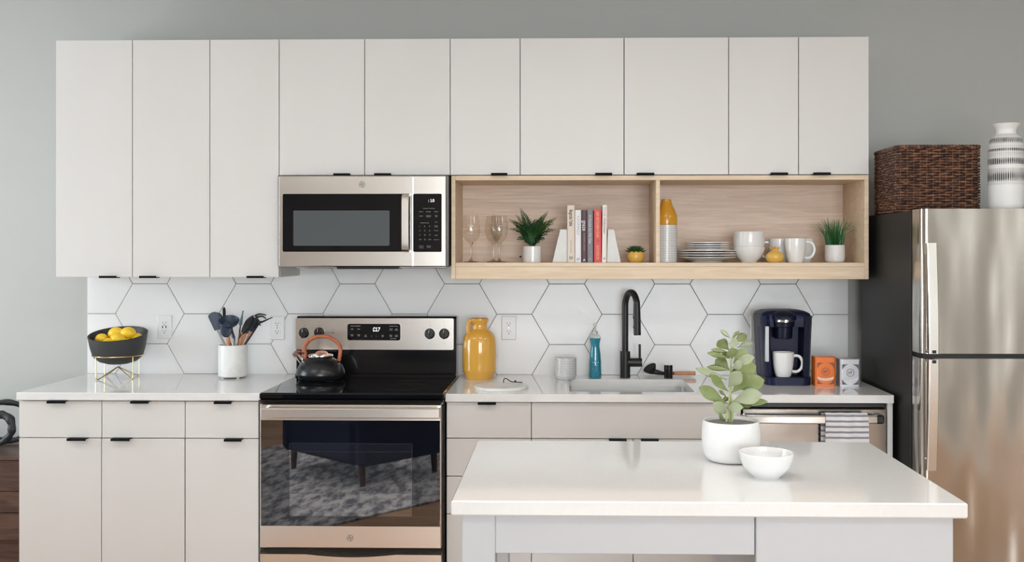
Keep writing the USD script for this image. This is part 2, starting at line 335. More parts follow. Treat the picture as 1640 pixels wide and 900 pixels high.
def text(s, height, x, z, y, width=None, spin=False, bold=False, depth=.0004, centre=True, center_v=True, slant=0):
    """lettering on a plane y, facing -y; spin: reads downwards like a book's spine"""
    m = meshkit.text_mesh(s, height, depth, bold); v = np.array(m.vertices); 
    v[:, 0] += slant * v[:, 1]
    v[:, 0] -= v[:, 0].min()
    if width: v[:, 0] *= width / v[:, 0].max()
    if centre: v[:, 0] -= v[:, 0].max() / 2
    if center_v: v[:, 1] -= height / 2
    if spin: v[:, 0], v[:, 1] = v[:, 1].copy(), -v[:, 0]
    return trimesh.Trimesh(np.c_[v[:, 0] + x, y - v[:, 2], v[:, 1] + z], m.faces, process=False)
def torus(c, R, r, n=40, k=10, axis='z'):
    a = np.arange(n) * 2 * math.pi / n
    p = {'z': np.c_[R * np.cos(a), R * np.sin(a), 0 * a], 'y': np.c_[R * np.cos(a), 0 * a, R * np.sin(a)]}[axis]
    return tube(p + np.array(c), r, k, closed=True)

# ================================================================== THE ROOM
ZT = .914                       # worktop level
floor = thing('floor', 'wood plank floor in warm brown tones', None, (0, 0, 0), kind='structure')
obj('subfloor', bx(XL, XR, YR, .1, -.12, -.014, 0), gap_dark, floor)
pw, pl, row, y = .19, 1.62, 0, -.0
while y > YR:
    x = XL - rng.random() * pl
    while x < XR:
        a, b = max(x, XL), min(x + pl, XR)
        if b - a > .03:
            obj('plank', bx(a + .0008, b - .0008, max(y - pw, YR) + .0008, y - .0008, -.014, 0, .0012), floor_woods[rng.randrange(3)], floor, smooth=False)
        x += pl
    y -= pw
obj('ceiling', bx(XL, XR, YR, .1, ZC, ZC + .1, 0), white_paint, kind='structure', label='flat white ceiling')
lamp_glow = mat('lamp_diffuser', (.9, .9, .9), .6, emission_color=(1.0, .985, .96), emission_strength=LAMP)
lamp0 = None
for yy in (-2.55, -4.9):
    for xx in (-2.1, 0.1, 2.2):
        pos = (xx, yy, ZC - .03); lab = f'white flat ceiling light panel out of frame, {"over the island" if yy > -3 else "over the rug"}, {"left" if xx < -1 else "middle" if xx < 1 else "right"}'
        if lamp0 is None:
            lamp0 = thing('ceiling_light', lab, 'ceiling light', pos, 0, 'flat ceiling light panels', local=True)
            obj('frame', ext_z(sbox(-.62, -.32, .62, .32).difference(sbox(-.60, -.30, .60, .30)), 0, .03), white_paint, lamp0, smooth=False)
            obj('diffuser', bx(-.6, .6, -.3, .3, .004, .029, 0), lamp_glow, lamp0, smooth=False)
        else: copy_of(lamp0, pos, 0, lab)
# kitchen wall with its hexagonal tiles
wb = thing('wall_back', 'grey painted wall behind the kitchen run with white hexagonal tiles', None, (0, 0, 0), kind='structure')
obj('plaster', bx(XL - .1, XR + .1, 0.008, .13, -.1, ZC + .08, 0), paint, wb)
TX0, TX1, TZ0, TZ1 = ax(140, 0), ax(1358, 0), ZT, 1.48
obj('grout', bx(TX0 + .002, TX1 - .002, .0035, .009, .55, TZ1, 0), grout_m, wb)
RH = .1677; PITCH = RH * math.sqrt(3); cx0 = ax(240, 0); z_even = ZT - .001 + PITCH
clip = sbox(TX0, .60, TX1, TZ1)
for i in range(-2, 16):
    for j in range(-2, 4):
        cx, cz = cx0 + i * 1.5 * RH, (z_even if i % 2 == 0 else z_even - PITCH / 2) + (j - 1) * PITCH
        hx = Polygon([(cx + (RH - .0014) * math.cos(k * math.pi / 3), cz + (RH - .0014) * math.sin(k * math.pi / 3)) for k in range(6)])
        inner = hx.buffer(-.0016, join_style=2).intersection(clip); hx = hx.intersection(clip)
        if hx.is_empty or hx.area < 2e-4 or inner.is_empty: continue
        if cz + PITCH / 2 < ZT + .012: continue
        if len(hx.exterior.coords) == len(inner.exterior.coords):
            a = np.array(hx.exterior.coords)[:-1]; b = np.array(inner.exterior.coords)[:-1]
            k0 = np.argmin(((b - a[0]) ** 2).sum(1)); b = np.roll(b, -k0, 0)
            yy = -.0008 * rng.random()
            m = loft([np.c_[a[:, 0], np.full(len(a), .006), a[:, 1]], np.c_[a[:, 0], np.full(len(a), yy + .0015), a[:, 1]], np.c_[b[:, 0], np.full(len(a), yy), b[:, 1]]])
        else:
            m = ext_y(hx, 0, .006)
        obj('tile', m, tile_m[rng.choice([0, 0, 1, 2])], wb, smooth=False)
def wall_with_holes(rect_, holes):
    s = sbox(*rect_)
    for h in holes: s = s.difference(sbox(*h))
    return s
wl = obj('wall_left', ext_x(wall_with_holes((YR - .1, -.1, .1, ZC + .08), [(a, c, b, d) for a, b, c, d in WIN_L]), XL - .12, XL), paint, kind='structure', label='grey painted left wall with a window')
wr = obj('wall_right', bx(XR, XR + .1, YR - .1, .1, -.1, ZC + .08, 0), paint, kind='structure', label='grey painted right wall')
we = obj('wall_rear', ext_y(wall_with_holes((XL - .1, -.1, XR + .1, ZC + .08), [(a, c, b, d) for a, b, c, d in WIN_R]), YR - .12, YR), white_paint, kind='structure', label='white painted rear wall with two windows')
n_win = 1
for a, b, c, d in WIN_L:
    w = thing('window_1', 'white framed window in the left wall', None, (XL, (a + b) / 2, c), kind='structure'); t = .05
    obj('window_frame', ext_x(sbox(a, c, b, d).difference(sbox(a + t, c + t, b - t, d - t)), XL - .10, XL - .03), white_paint, w)
    obj('mullion', bx(XL - .09, XL - .04, (a + b) / 2 - .02, (a + b) / 2 + .02, c + t, d - t), white_paint, w)
    obj('pane', bx(XL - .068, XL - .062, a + t, b - t, c + t, d - t, 0), pane_glass, w)
    obj('window_sill', bx(XL - .02, XL + .05, a - .04, b + .04, c - .035, c), white_paint, w)
for i, (a, b, c, d) in enumerate(WIN_R):
    w = thing(f'window_{i + 2}', 'white framed window in the rear wall', None, ((a + b) / 2, YR, c), kind='structure'); t = .05
    obj('window_frame', ext_y(sbox(a, c, b, d).difference(sbox(a + t, c + t, b - t, d - t)), YR - .10, YR - .03), white_paint, w)
    obj('mullion', bx((a + b) / 2 - .02, (a + b) / 2 + .02, YR - .09, YR - .04, c + t, d - t), white_paint, w)
    obj('pane', bx(a + t, b - t, YR - .068, YR - .062, c + t, d - t, 0), pane_glass, w)
    obj('window_sill', bx(a - .04, b + .04, YR - .02, YR + .05, c - .035, c), white_paint, w)
obj('baseboard_left', bx(XL, XL + .015, YR, 0, 0, .1), white_paint, kind='structure', label='white baseboard along the left wall')
obj('baseboard_right', bx(XR - .015, XR, YR, 0, 0, .1), white_paint, kind='structure', label='white baseboard along the right wall')

# ================================================================== CABINETS
YU = -.365                       # front of the upper doors
ZU0, ZU1 = az(444.3, YU), az(61, YU)
ZM = az(280, YU)
def tab(parent, u0, u1, Y, z, up, ub=None):
    """black edge pull: a plate over the door's edge with a small lip; up = +1 on a top edge, -1 under a bottom edge"""
    x0, x1 = ax(u0, Y), ax(u1, Y)
    m = cat_([bx(x0, x1, Y - .030, Y + .012, z - .0015, z + .0015, .0005), bx(x0, x1, Y - .030, Y - .027, *sorted((z, z - up * .008)), .0005)])
    obj('handle', m, pull_m, parent, smooth=False)
G = .0016
def upper(us, z0, z1, label, handles):
    xs = [ax(u, YU) for u in us]
    t = thing('upper_cabinet', label, 'cabinet', ((xs[0] + xs[-1]) / 2, 0, z0), group=None)
    obj('carcass', bx(xs[0] + .0005, xs[-1] - .0005, YU + .022, -.002, z0, z1), laminate, t, smooth=False)
    obj('shadow_gap', bx(xs[0] + .003, xs[-1] - .003, YU + .0185, YU + .022, z0 + .003, z1 - .003, 0), gap_dark, t, smooth=False)
    for k in range(len(xs) - 1):
        d = obj('door', bx(xs[k] + G, xs[k + 1] - G, YU, YU + .0185, z0 + .0005, z1, .0012), laminate, t, smooth=False)
        for (a, b) in handles:
            if us[k] < a < us[k + 1]: tab(d, a, b, YU, z0 - .0015, -1)
upper((89, 212, 336), ZU0, ZU1, 'tall two-door pale grey upper cabinet at the far left end', [(163, 191), (227, 254)])
upper((336, 447), ZU0, ZU1, 'tall narrow single-door upper cabinet just left of the microwave', [(398, 425)])
upper((447, 584, 721), ZM, ZU1, 'short two-door upper cabinet directly above the microwave', [(536, 563), (601, 628)])
upper((721, 833), ZM, ZU1, 'narrow single-door upper cabinet above the wine glasses', [(787, 813)])
upper((833, 999.5, 1167), ZM, ZU1, 'wide two-door upper cabinet above the books and yellow-topped bottle', [(953, 980), (1019, 1047)])
upper((1167, 1279, 1392), ZM, ZU1, 'two-door upper cabinet at the right end above the mugs and grass plant', [(1232, 1260), (1300, 1328)])
# open oak shelf
SX0, SX1 = ax(722.6, YU), ax(1391.5, YU); SZ0, SZ1 = az(447, YU), ZM - .003
SZ = az(420.6, YU)               # level on which the shelf's things stand
sh = thing('open_shelf', 'pale oak open shelf box under the upper cabinets, with two bays', 'shelf', ((SX0 + SX1) / 2, 0, SZ0))
t_ = .0185
obj('side_panel', bx(SX0, SX0 + t_, YU, -.002, SZ0, SZ1), oak_edge, sh, smooth=False)
obj('side_panel', bx(SX1 - t_, SX1, YU, -.002, SZ0, SZ1), oak_edge, sh, smooth=False)
obj('top_panel', bx(SX0 + t_, SX1 - t_, YU, -.002, SZ1 - .021, SZ1), oak_edge, sh, smooth=False)
obj('bottom_panel', bx(SX0 + t_, SX1 - t_, YU, -.002, SZ - .018, SZ), oak_edge, sh, smooth=False)
obj('fascia', bx(SX0 + t_, SX1 - t_, YU + .002, YU + .02, SZ0, SZ - .018), oak_edge, sh, smooth=False)
obj('back_panel', bx(SX0 + t_, SX1 - t_, -.02, -.003, SZ, SZ1 - .021, 0), oak, sh, smooth=False)
dx = ax(1053.8, YU); obj('divider', bx(dx - .009, dx + .009, YU, -.02, SZ, SZ1 - .021), oak_edge, sh, smooth=False)
obj('cable_hole', cyl((ax(833.5, -.02), -.0195, az(411, -.02)), (ax(833.5, -.02), -.0212, az(411, -.02)), .005, 14), slot_m, sh)
# base cabinets
RX0, RX1 = ax(416.3, -.69), ax(711, -.69)      # the range's sides
YB = -.64; ZD0 = az(702, YB, 300); ZDT = ZT - .033; YC = -.66
def base(us, label, drawers, doors, hd, toe=True, split=None):
    """drawers/doors: lists of (u0, u1, z0, z1); hd: handles (u0, u1, z)"""
    x0, x1 = ax(us[0], YB), ax(us[1], YB)
    x1 = min(x1, RX0 - .004) if us[1] < 600 else x1; x0 = max(x0, RX1 + .004) if us[0] > 600 else x0
    t = thing('base_cabinet', label, 'cabinet', ((x0 + x1) / 2, -.3, 0))
    zc_ = ZDT - .0005; a_, b_ = x0 + .0005, x1 - .0005
    obj('carcass', cat_([bx(a_, a_ + .018, YB + .022, -.01, .10, zc_), bx(b_ - .018, b_, YB + .022, -.01, .10, zc_), bx(a_ + .018, b_ - .018, YB + .022, -.01, .10, .118), bx(a_ + .018, b_ - .018, -.018, -.01, .118, zc_)]), laminate, t, smooth=False)
    obj('shadow_gap', bx(x0 + .003, x1 - .003, YB + .0185, YB + .022, .105, ZDT - .001, 0), gap_dark, t, smooth=False)
    obj('toe_kick', bx(x0, x1, YB + .06, YB + .075, 0, .10), carcass_m, t, smooth=False)
    for nm, L in (('drawer', drawers), ('door', doors)):
        for a, b, z0, z1 in L:
            d = obj(nm, bx(max(x0, ax(a, YB)) + G, min(x1, ax(b, YB)) - G, YB, YB + .0185, z0 + G, z1 - G, .0012), laminate, t, smooth=False)
            for ha, hb, hz in hd:
                if a < ha < b and abs(hz - z1) < .02: tab(d, ha, hb, YB, z1 + .0005, 1)
ZB = .105
ZDC, ZDT = ZDT, ZDT - .0035
base((30, 296.5), 'two-door two-drawer base cabinet at the left end of the run', [(30, 163, ZD0, ZDT), (163, 296.5, ZD0, ZDT)], [(30, 162.5, ZB, ZD0), (162.5, 296, ZB, ZD0)], [(80, 110, ZDT), (213, 242, ZDT), (112, 142, ZD0), (182, 212, ZD0)])
base((296.5, 414.5), 'narrow one-door base cabinet just left of the oven', [(296.5, 414.5, ZD0, ZDT)], [(296.5, 414.5, ZB, ZD0)], [(346, 374, ZDT), (362, 390, ZD0)])
z1_, z2_, z3_ = az(702.5, YB), az(763.5, YB), az(824, YB)
base((712, 851), 'drawer base cabinet just right of the oven', [(712, 851, z1_, ZDT), (712, 851, z2_, z1_), (712, 851, z3_, z2_), (712, 851, ZB, z3_)], [], [(766, 795, ZDT)])
base((851, 1187), 'wide sink base cabinet with a plain false front', [(851, 1187, z1_, ZDT)], [(851, 1014, ZB, z1_), (1014, 1187, ZB, z1_)], [(975, 1003, z1_), (1026, 1054, z1_)])
ZDT = ZDC
fx = ax(1421, YB), ax(1430, YB)
obj('end_panel', bx(fx[0], fx[1], YB, -.01, 0, ZDT - .0005), laminate, label='narrow white end panel between the dishwasher and the fridge', cat='panel', smooth=False)
# worktops
obj('countertop', bx(ax(25.5, YC), RX0 - .003, YC, -.001, ZDT, ZT, .003), quartz, label='white quartz countertop left of the oven, under the lemon bowl', cat='countertop', smooth=False)
CX1 = ax(1431.5, YC)
KX0, KX1, KY0, KY1 = ax(911, -.165), ax(1094, -.165), -.585, -.165
sl = sbox(RX1 + .003, YC, CX1, -.001).difference(rrect(KX0, KY0, KX1, KY1, .02))
obj('countertop', ext_z(sl, ZDT, ZT), quartz, label='white quartz countertop right of the oven, with the sink cut into it', cat='countertop', smooth=False)
sk = thing('sink', 'undermount stainless steel kitchen sink below the black faucet', 'sink', ((KX0 + KX1) / 2, (KY0 + KY1) / 2, .70))
ring = rrect(KX0 - .010, KY0 - .010, KX1 + .010, KY1 + .010, .03); inn = rrect(KX0 - .007, KY0 - .007, KX1 + .007, KY1 + .007, .027)
obj('basin', cat_([ext_z(ring.difference(inn), .70, ZDT - .0003), ext_z(ring, .697, .70)]), mat('satin_sink_steel', (.72, .72, .71), .38, .85), sk)
obj('drain', lathe([(0, .700), (.04, .700), (.042, .703), (.03, .7035), (.028, .701), (0, .701)], ((KX0 + KX1) / 2, -.36, 0), 28), steel, sk)

# ================================================================== RANGE
YO = -.69
rg = thing('electric_range', 'stainless and black freestanding electric range below the microwave', 'oven', ((RX0 + RX1) / 2, -.36, 0))
ZK = .921                       # cooktop glass
obj('body', bx(RX0, RX1, -.655, -.02, .05, ZK - .02, .003), black_enamel, rg, smooth=False)
ct = obj('cooktop', cat_([bx(RX0 - .001, RX1 + .001, -.70, -.075, ZK - .028, ZK, .006)]), black_glass, rg, smooth=False)
for (cx, cy, r) in ((RX0 + .19, -.23, .095), (RX0 + .57, -.23, .075), (RX0 + .19, -.50, .075), (RX0 + .57, -.50, .105)):
    obj('burner_ring', lathe([(r, ZK - .0002), (r, ZK + .0003), (r - .0022, ZK + .0003), (r - .0022, ZK - .0002)], (cx, cy, 0), 48), mat('burner_print', (.012, .012, .0125), .15), ct)
YG = -.085
GX0, GX1 = max(RX0 - .001, ax(471, YG)), min(RX1 + .001, ax(731.5, YG))
bz0, bz1 = ZK, az(507, YG)
prof = Polygon([(YG - .018, bz0 - .01), (YG - .018, az(562, YG)), (YG - .012, bz1 - .01), (YG - .004, bz1), (-.02, bz1), (-.02, bz0 - .01)])
obj('backguard', ext_x(prof, GX0, GX1), black_enamel, rg, smooth=False)
obj('backguard_ledge', bx(GX0, GX1, YG - .045, YG - .018, bz0 - .005, bz0 + .012, .004), black_enamel, rg, smooth=False)
YP = YG - .020
px0, px1, pz0, pz1 = ax(474, YP), ax(726.5, YP), az(560.5, YP), az(510, YP)
cp = obj('control_panel', ext_y(rrect(px0, pz0, px1, pz1, .006), YP - .004, YG - .01), steel, rg, smooth=False)
dsx0, dsx1, dsz0, dsz1 = ax(556.8, YP), ax(641.6, YP), az(545.3, YP), az(519, YP)
YD = YP - .0045
obj('display', ext_y(rrect(dsx0, dsz0, dsx1, dsz1, .010), YD - .0015, YP), black_glass, cp, smooth=False)
YD -= .0017
obj('clock_digits', text('C17', .0185, ax(603, YD), az(528, YD), YD, width=.034, bold=True, slant=.2), led, cp, smooth=False)
def zoompt(zx, zy): return 550 + zx / 16.4, 510 + zy / 16.4
prn = []
for s, zx, zy, w in (('Oven Settings', 320, 205, 260), ('Bake', 230, 290, 66), ('Broil', 405, 290, 70), ('Warm', 225, 435, 66), ('Self', 228, 465, 60), ('Convection', 400, 435, 86), ('Clean', 400, 465, 46), ('Set', 585, 450, 50), ('Clock', 585, 484, 70), ('+', 738, 468, 34), ('-', 868, 468, 40), ('Timer', 1030, 452, 70), ('On', 1030, 486, 56), ('Kitchen Timer', 1325, 210, 220), ('Start', 1252, 282, 70), ('Cook', 1252, 312, 70), ('Delay', 1390, 282, 56), ('Time', 1390, 315, 84), ('Clear', 1245, 445, 70), ('Off', 1245, 478, 66), ('Lock', 1390, 445, 70), ('Hold', 1390, 478, 70), ('press and hold', 1312, 535, 160)):
    u, v = zoompt(zx, zy); prn.append(text(s, .0036, ax(u, YD), az(v, YD), YD, width=w / 16.4 * sc(600, YD)))
obj('panel_lettering', cat_(prn), print_white, cp, smooth=False, kind='stuff')
YPF = YP - .0042
mk = []
for u in (487, 511.5, 688.4, 711.7):
    for du, dv, s in ((0, -17.5, '8'), (1, -12.5, 'HI'), (0, 17, 'OFF'), (-10, -8, '6'), (10, -8, '4')):
        mk.append(text(s, .004 if s != 'OFF' else .003, ax(u + du, YPF), az(534 + dv, YPF), YPF))
mk.append(text('ON', .004, ax(533.5, YPF), az(528.5, YPF), YPF)); mk.append(cyl((ax(533.5, YPF), YPF, az(533.5, YPF)), (ax(533.5, YPF), YPF - .0005, az(533.5, YPF)), .0028, 12))
obj('knob_markings', cat_(mk), print_dark, cp, smooth=False, kind='stuff')
for u, v in ((487, 533), (511.5, 532.5), (688.4, 534.4), (711.7, 534.4)):
    x, z = at(u, v, YPF); r = .0242
    kp = lathe([(0, 0), (r, 0), (r * 1.02, .003), (r * .98, .007), (r * .82, .010), (r * .78, .022), (r * .7, .025), (0, .025)], n=32)
    vv = kp.vertices; kn = trimesh.Trimesh(np.c_[vv[:, 0] + x, YPF - vv[:, 2], vv[:, 1] + z], kp.faces, process=False)
    k = obj('knob', kn, black_plastic, rg)
    obj('grip', bx(x - .0055, x + .0055, YPF - .036, YPF - .020, z - r * .95, z + r * .95, .003), black_plastic, k, smooth=False)
    obj('pointer', bx(x - .001, x + .001, YPF - .0366, YPF - .0358, z + r * .25, z + r * .85, 0), print_white, k, smooth=False)
# front: lip, door, drawer
ox0, ox1 = ax(416.5, YO), ax(706.5, YO)
obj('front_lip', bx(RX0, RX1, -.712, -.655, az(643.5, -.70), ZK - .028, .004), black_glass, rg, smooth=False)
dz0, dz1 = az(880, YO), az(648.5, YO)
door = obj('oven_door', bx(ox0, ox1, YO, -.655, dz0, dz1, .003), steel_warm, rg, smooth=False)
gz0, gz1 = az(844.5, YO), az(674.5, YO)
obj('door_glass', ext_y(sbox(ox0 + .004, gz0, ox1 - .004, gz1), YO - .003, YO + .005), oven_glass, door, smooth=False)
wx0, wx1, wz0, wz1 = ax(463.5, YO), ax(660.5, YO), az(829, YO), az(711, YO)
obj('inner_window', ext_y(rrect(wx0, wz0, wx1, wz1, .008), YO - .0034, YO), oven_inner, door, smooth=False)
rk = [ext_y(rrect(wx0, wz0, wx1, wz1, .008).difference(rrect(wx0 + .0012, wz0 + .0012, wx1 - .0012, wz1 - .0012, .007)), YO - .0037, YO)]
for v in (724.5, 791): rk.append(bx(wx0 + .004, wx1 - .004, YO - .0037, YO, az(v, YO) - .0006, az(v, YO) + .0006, 0))
obj('window_edge_and_rack', cat_(rk), mat('dim_print', (.035, .036, .04), .3), door, smooth=False)
hz0, hz1 = az(671.5, -.745), az(655.5, -.745)
obj('handle', cat_([bx(ax(416.5, -.745), ax(704.5, -.745), -.745, -.728, hz0, hz1, .004), bx(ax(418, -.745), ax(424, -.745), -.73, YO + .002, hz0 + .01, hz1, .003), bx(ax(697, -.745), ax(703, -.745), -.73, YO + .002, hz0 + .01, hz1, .003)]), steel_warm, door, smooth=False)
def emblem(u, v, Y, r, m, parent):
    """a round scripted monogram: ring, inner loops and four curls"""
    x, z = at(u, v, Y); a = []
    a.append(ext_y(Point(x, z).buffer(r).difference(Point(x, z).buffer(r * .86)), Y - .0008, Y + .001))
    for k in range(4):
        q = k * math.pi / 2 + .3
        a.append(ext_y(Point(x + r * .66 * math.cos(q), z + r * .66 * math.sin(q)).buffer(r * .16, quad_segs=4), Y - .0008, Y + .001))
    c1 = Point(x - r * .18, z + r * .1).buffer(r * .36).difference(Point(x - r * .18, z + r * .1).buffer(r * .22)); c1 = c1.difference(sbox(x - r * .1, z + r * .02, x + r, z + r * .3))
    c2 = Point(x + r * .22, z - r * .08).buffer(r * .36).difference(Point(x + r * .22, z - r * .08).buffer(r * .22)); c2 = c2.difference(sbox(x + r * .22, z - r * .2, x + r, z + r * .02))
    a.append(ext_y(unary_union([c1, c2, sbox(x - r * .02, z - r * .14, x + r * .42, z - r * .03)]), Y - .0008, Y + .001))
    obj('emblem', cat_(a), m, parent, smooth=False)
emblem(560.8, 861.5, YO, .0135, badge_m, door)
wz = az(888, YO)
top = [(ox0, wz)] + [(ox0 + (ox1 - ox0) * q, wz - .006 - .0115 * math.sin(math.pi * min(1, max(0, (q - .25) / .5)))) for q in np.linspace(0, 1, 41)] + [(ox1, wz)]
dr = Polygon([(ox0, .11), (ox1, .11)] + [(x, z) for x, z in reversed(top[1:-1])])
obj('storage_drawer', ext_y(dr, YO, -.655), steel_warm, rg, smooth=False)
obj('toe_kick', bx(RX0 + .01, RX1 - .01, -.62, -.60, 0, .11), black_enamel, rg, smooth=False)

# ================================================================== MICROWAVE
YM = -.425
mx0, mx1, mz0, mz1 = ax(446.2, YM), ax(714.5, YM), az(427, YM), az(281.2, YM)
mw = thing('microwave', 'stainless over-the-range microwave with a black glass window', 'microwave', ((mx0 + mx1) / 2, -.2, mz0))
obj('body', bx(ax(447, -.36) + .004, ax(721, -.36) - .006, -.395, -.004, mz0 + .0, ZM - .003, .002), mat('mw_body', (.10, .095, .09), .5), mw, smooth=False)
spl = ax(660.8, YM)
md = obj('door', bx(mx0, spl - .0008, YM, -.395, mz0, mz1, .003), steel, mw, smooth=False)
mp = obj('control_panel', bx(spl + .0008, mx1, YM, -.395, mz0, mz1, .003), steel, mw, smooth=False)
obj('side_trim', bx(mx1, ax(719, -.40), -.418, -.392, mz0, mz1, .002), mat('mw_side', (.16, .15, .145), .35, .7), mw, smooth=False)
gx0, gx1, gz0, gz1 = ax(453, YM), ax(657, YM), az(403, YM), az(310, YM)
obj('door_glass', ext_y(rrect(gx0, gz0, gx1, gz1, .006), YM - .002, YM + .003), black_glass, md, smooth=False)
obj('window', ext_y(rrect(ax(470, YM), az(393.5, YM), ax(624, YM), az(336.8, YM), .005), YM - .0026, YM), mw_window, md, smooth=False)
hy = YM - .04
hpts = [(ax(649, hy), YM - .004, az(311.5, hy)), (ax(649, hy), hy + .010, az(313, hy)), (ax(649, hy), hy, az(322, hy)), (ax(649, hy), hy - .003, az(357, hy)), (ax(649, hy), hy, az(392, hy)), (ax(649, hy), hy + .010, az(401, hy)), (ax(649, hy), YM - .004, az(402, hy))]
hp = curve(hpts, 5); hw = .0185
rings = []
tt = np.gradient(hp, axis=0); tt /= np.linalg.norm(tt, axis=1, keepdims=True)
for p, t in zip(hp, tt):
    nrm = np.cross(t, [1, 0, 0]); 
    rings.append(np.array([p + np.array([sx * hw, 0, 0]) + nrm * sy for sx, sy in ((-1, -.003), (-.8, .0045), (.8, .0045), (1, -.003), (.8, -.0045), (-.8, -.0045))]))
obj('handle', loft(rings), steel, md, smooth=40)
emblem(580, 295.2, YM, .0135, badge_m, md)
kx0, kx1 = ax(662, YM), ax(707.5, YM)
obj('keypad', ext_y(rrect(kx0, gz0 - .001, kx1, gz1, .006), YM - .002, YM + .003), black_glass, mp, smooth=False)
YK = YM - .0022
def kp_(zx, zy): return at(650 + zx / 6.425, 300 + zy / 6.425, YK)
x_, z_ = kp_(262, 135)
obj('clock_digits', text(': 10', .0125, x_, z_, YK, width=.0255), led, mp, smooth=False)
kt = []
for s, zx, zy, w in (('Sensor Cooking', 236, 216, 120), ('Popcorn', 155, 250, 40), ('Beverage', 233, 250, 50), ('Reheat', 312, 250, 38), ('Melt', 157, 296, 36), ('Vegetable', 233, 291, 52), ('Chicken', 233, 303, 44), ('Add', 312, 291, 28), ('30', 312, 303, 20), ('Defrost', 194, 365, 90), ('Cook', 312, 357, 30), ('Power', 312, 395, 34), ('Level', 312, 406, 34), ('Timer', 312, 445, 46), ('Light', 312, 492, 34), ('Vent Fan', 314, 538, 54), ('1', 139, 400, 9), ('2', 193, 400, 12), ('3', 243, 400, 12), ('4', 144, 445, 14), ('5', 195, 445, 12), ('6', 246, 445, 14), ('7', 144, 490, 12), ('8', 196, 490, 14), ('9', 246, 490, 14), ('Off', 146, 537, 24), ('0', 196, 537, 16), ('Set', 246, 537, 28), ('Start', 160, 604, 44), ('Pause', 160, 620, 44), ('Cancel', 236, 604, 44), ('Clear', 236, 618, 38)):
    x_, z_ = kp_(zx, zy); kt.append(text(s, .0042 if len(s) > 1 else .005, x_, z_, YK, width=w / 6.425 * sc(690, YK)))
obj('key_lettering', cat_(kt), mat('key_print', (.30, .32, .34), .5), mp, smooth=False, kind='stuff')
obj('vent_grille', bx(ax(538, YM), ax(638, YM), YM + .012, -.30, az(431, YM), mz0 + .001, .003), black_plastic, mw, smooth=False)
for a, b in ((474, 537), (639, 716)):
    obj('bottom_trim', bx(ax(a, YM), ax(b, YM), YM + .012, -.30, az(429.6, YM), mz0 + .001, .002), chrome, mw, smooth=False)

# ================================================================== DISHWASHER
dw0, dw1 = ax(1188.5, YB), ax(1420, YB)
dw = thing('dishwasher', 'stainless dishwasher with a bar handle beside the fridge', 'dishwasher', ((dw0 + dw1) / 2, -.3, 0))
obj('tub', bx(dw0, dw1, YB + .03, -.02, .1, ZDT - .001), black_plastic, dw, smooth=False)
zt_ = az(654, YB, 1300)
obj('control_strip', bx(dw0 + .002, dw1 - .002, YB + .012, YB + .04, zt_, ZDT - .004, .004), black_plastic, dw, smooth=False)
dd = obj('door', bx(dw0 + .002, dw1 - .004, YB - .012, YB + .02, .12, zt_, .003), mat('dishwasher_steel', (.36, .335, .305), .2, 1.0, bump=((1.6, 1.6, 1.2), .2, .10)), dw, smooth=False)
obj('toe_kick', bx(dw0, dw1, YB + .06, YB + .075, 0, .11), black_plastic, dw, smooth=False)
hq = []
for q in np.linspace(0, 1, 17):
    hq.append((ax(1192, YB) + (ax(1398, YB) - ax(1192, YB)) * q, YB - .048 - .012 * math.sin(math.pi * q), az(671.5, -.69, 1300)))
rings = [np.array([np.array(p) + np.array([0, sy, sz]) for sy, sz in ((-.008, -.016), (-.011, -.012), (-.011, .012), (-.008, .016), (.004, .016), (.004, -.016))]) for p in hq]
obj('handle', loft(rings), steel, dd, smooth=30)
for q in (hq[0], hq[-1]):
    sgn = -1 if q is hq[0] else 1
    obj('handle_mount', bx(q[0] - .001 if sgn > 0 else q[0] - .03, q[0] + .03 if sgn > 0 else q[0] + .001, YB - .056, YB - .012, q[2] - .018, q[2] + .018, .006), black_plastic if sgn > 0 else steel, dd, smooth=False)

# ================================================================== FRIDGE
FX0 = ax(1459, -.80); FX1 = FX0 + .76; FZ = az(334.2, -.915, 1550)
fr = thing('refrigerator', 'stainless top-freezer refrigerator with dark grey sides', 'refrigerator', ((FX0 + FX1) / 2, -.45, 0))
obj('cabinet', bx(FX0, FX1, -.795, -.13, .02, FZ - .004, .004), fridge_side_m, fr, smooth=False)
obj('gasket', bx(FX0 + .006, FX1 - .006, -.81, -.795, .08, FZ - .008, 0), gasket, fr, smooth=False)
zs0, zs1 = az(574.5, -.915, 1550), az(566.5, -.915, 1550)
def fdoor(z0, z1, name):
    p = sbox(FX0 + .001 + .028, -.915 + .028, FX1 - .001 - .028, -.81 + .2).buffer(.028, quad_segs=10).intersection(sbox(FX0, -.92, FX1, -.812))
    rings_ = []
    b = .004
    P0 = np.array(p.buffer(-b).exterior.coords)[:-1]; P1 = np.array(p.exterior.coords)[:-1]
    return obj(name, ext_z(p, z0, z1), fridge_steel, fr, smooth=30)
d1 = fdoor(zs1, FZ, 'door'); d2 = fdoor(.09, zs0, 'door')
obj('divider', bx(FX0 + .01, FX1 - .01, -.905, -.81, zs0, zs1, 0), gasket, fr, smooth=False)
obj('kick_grille', bx(FX0 + .01, FX1 - .01, -.86, -.80, .01, .085), black_plastic, fr, smooth=False)
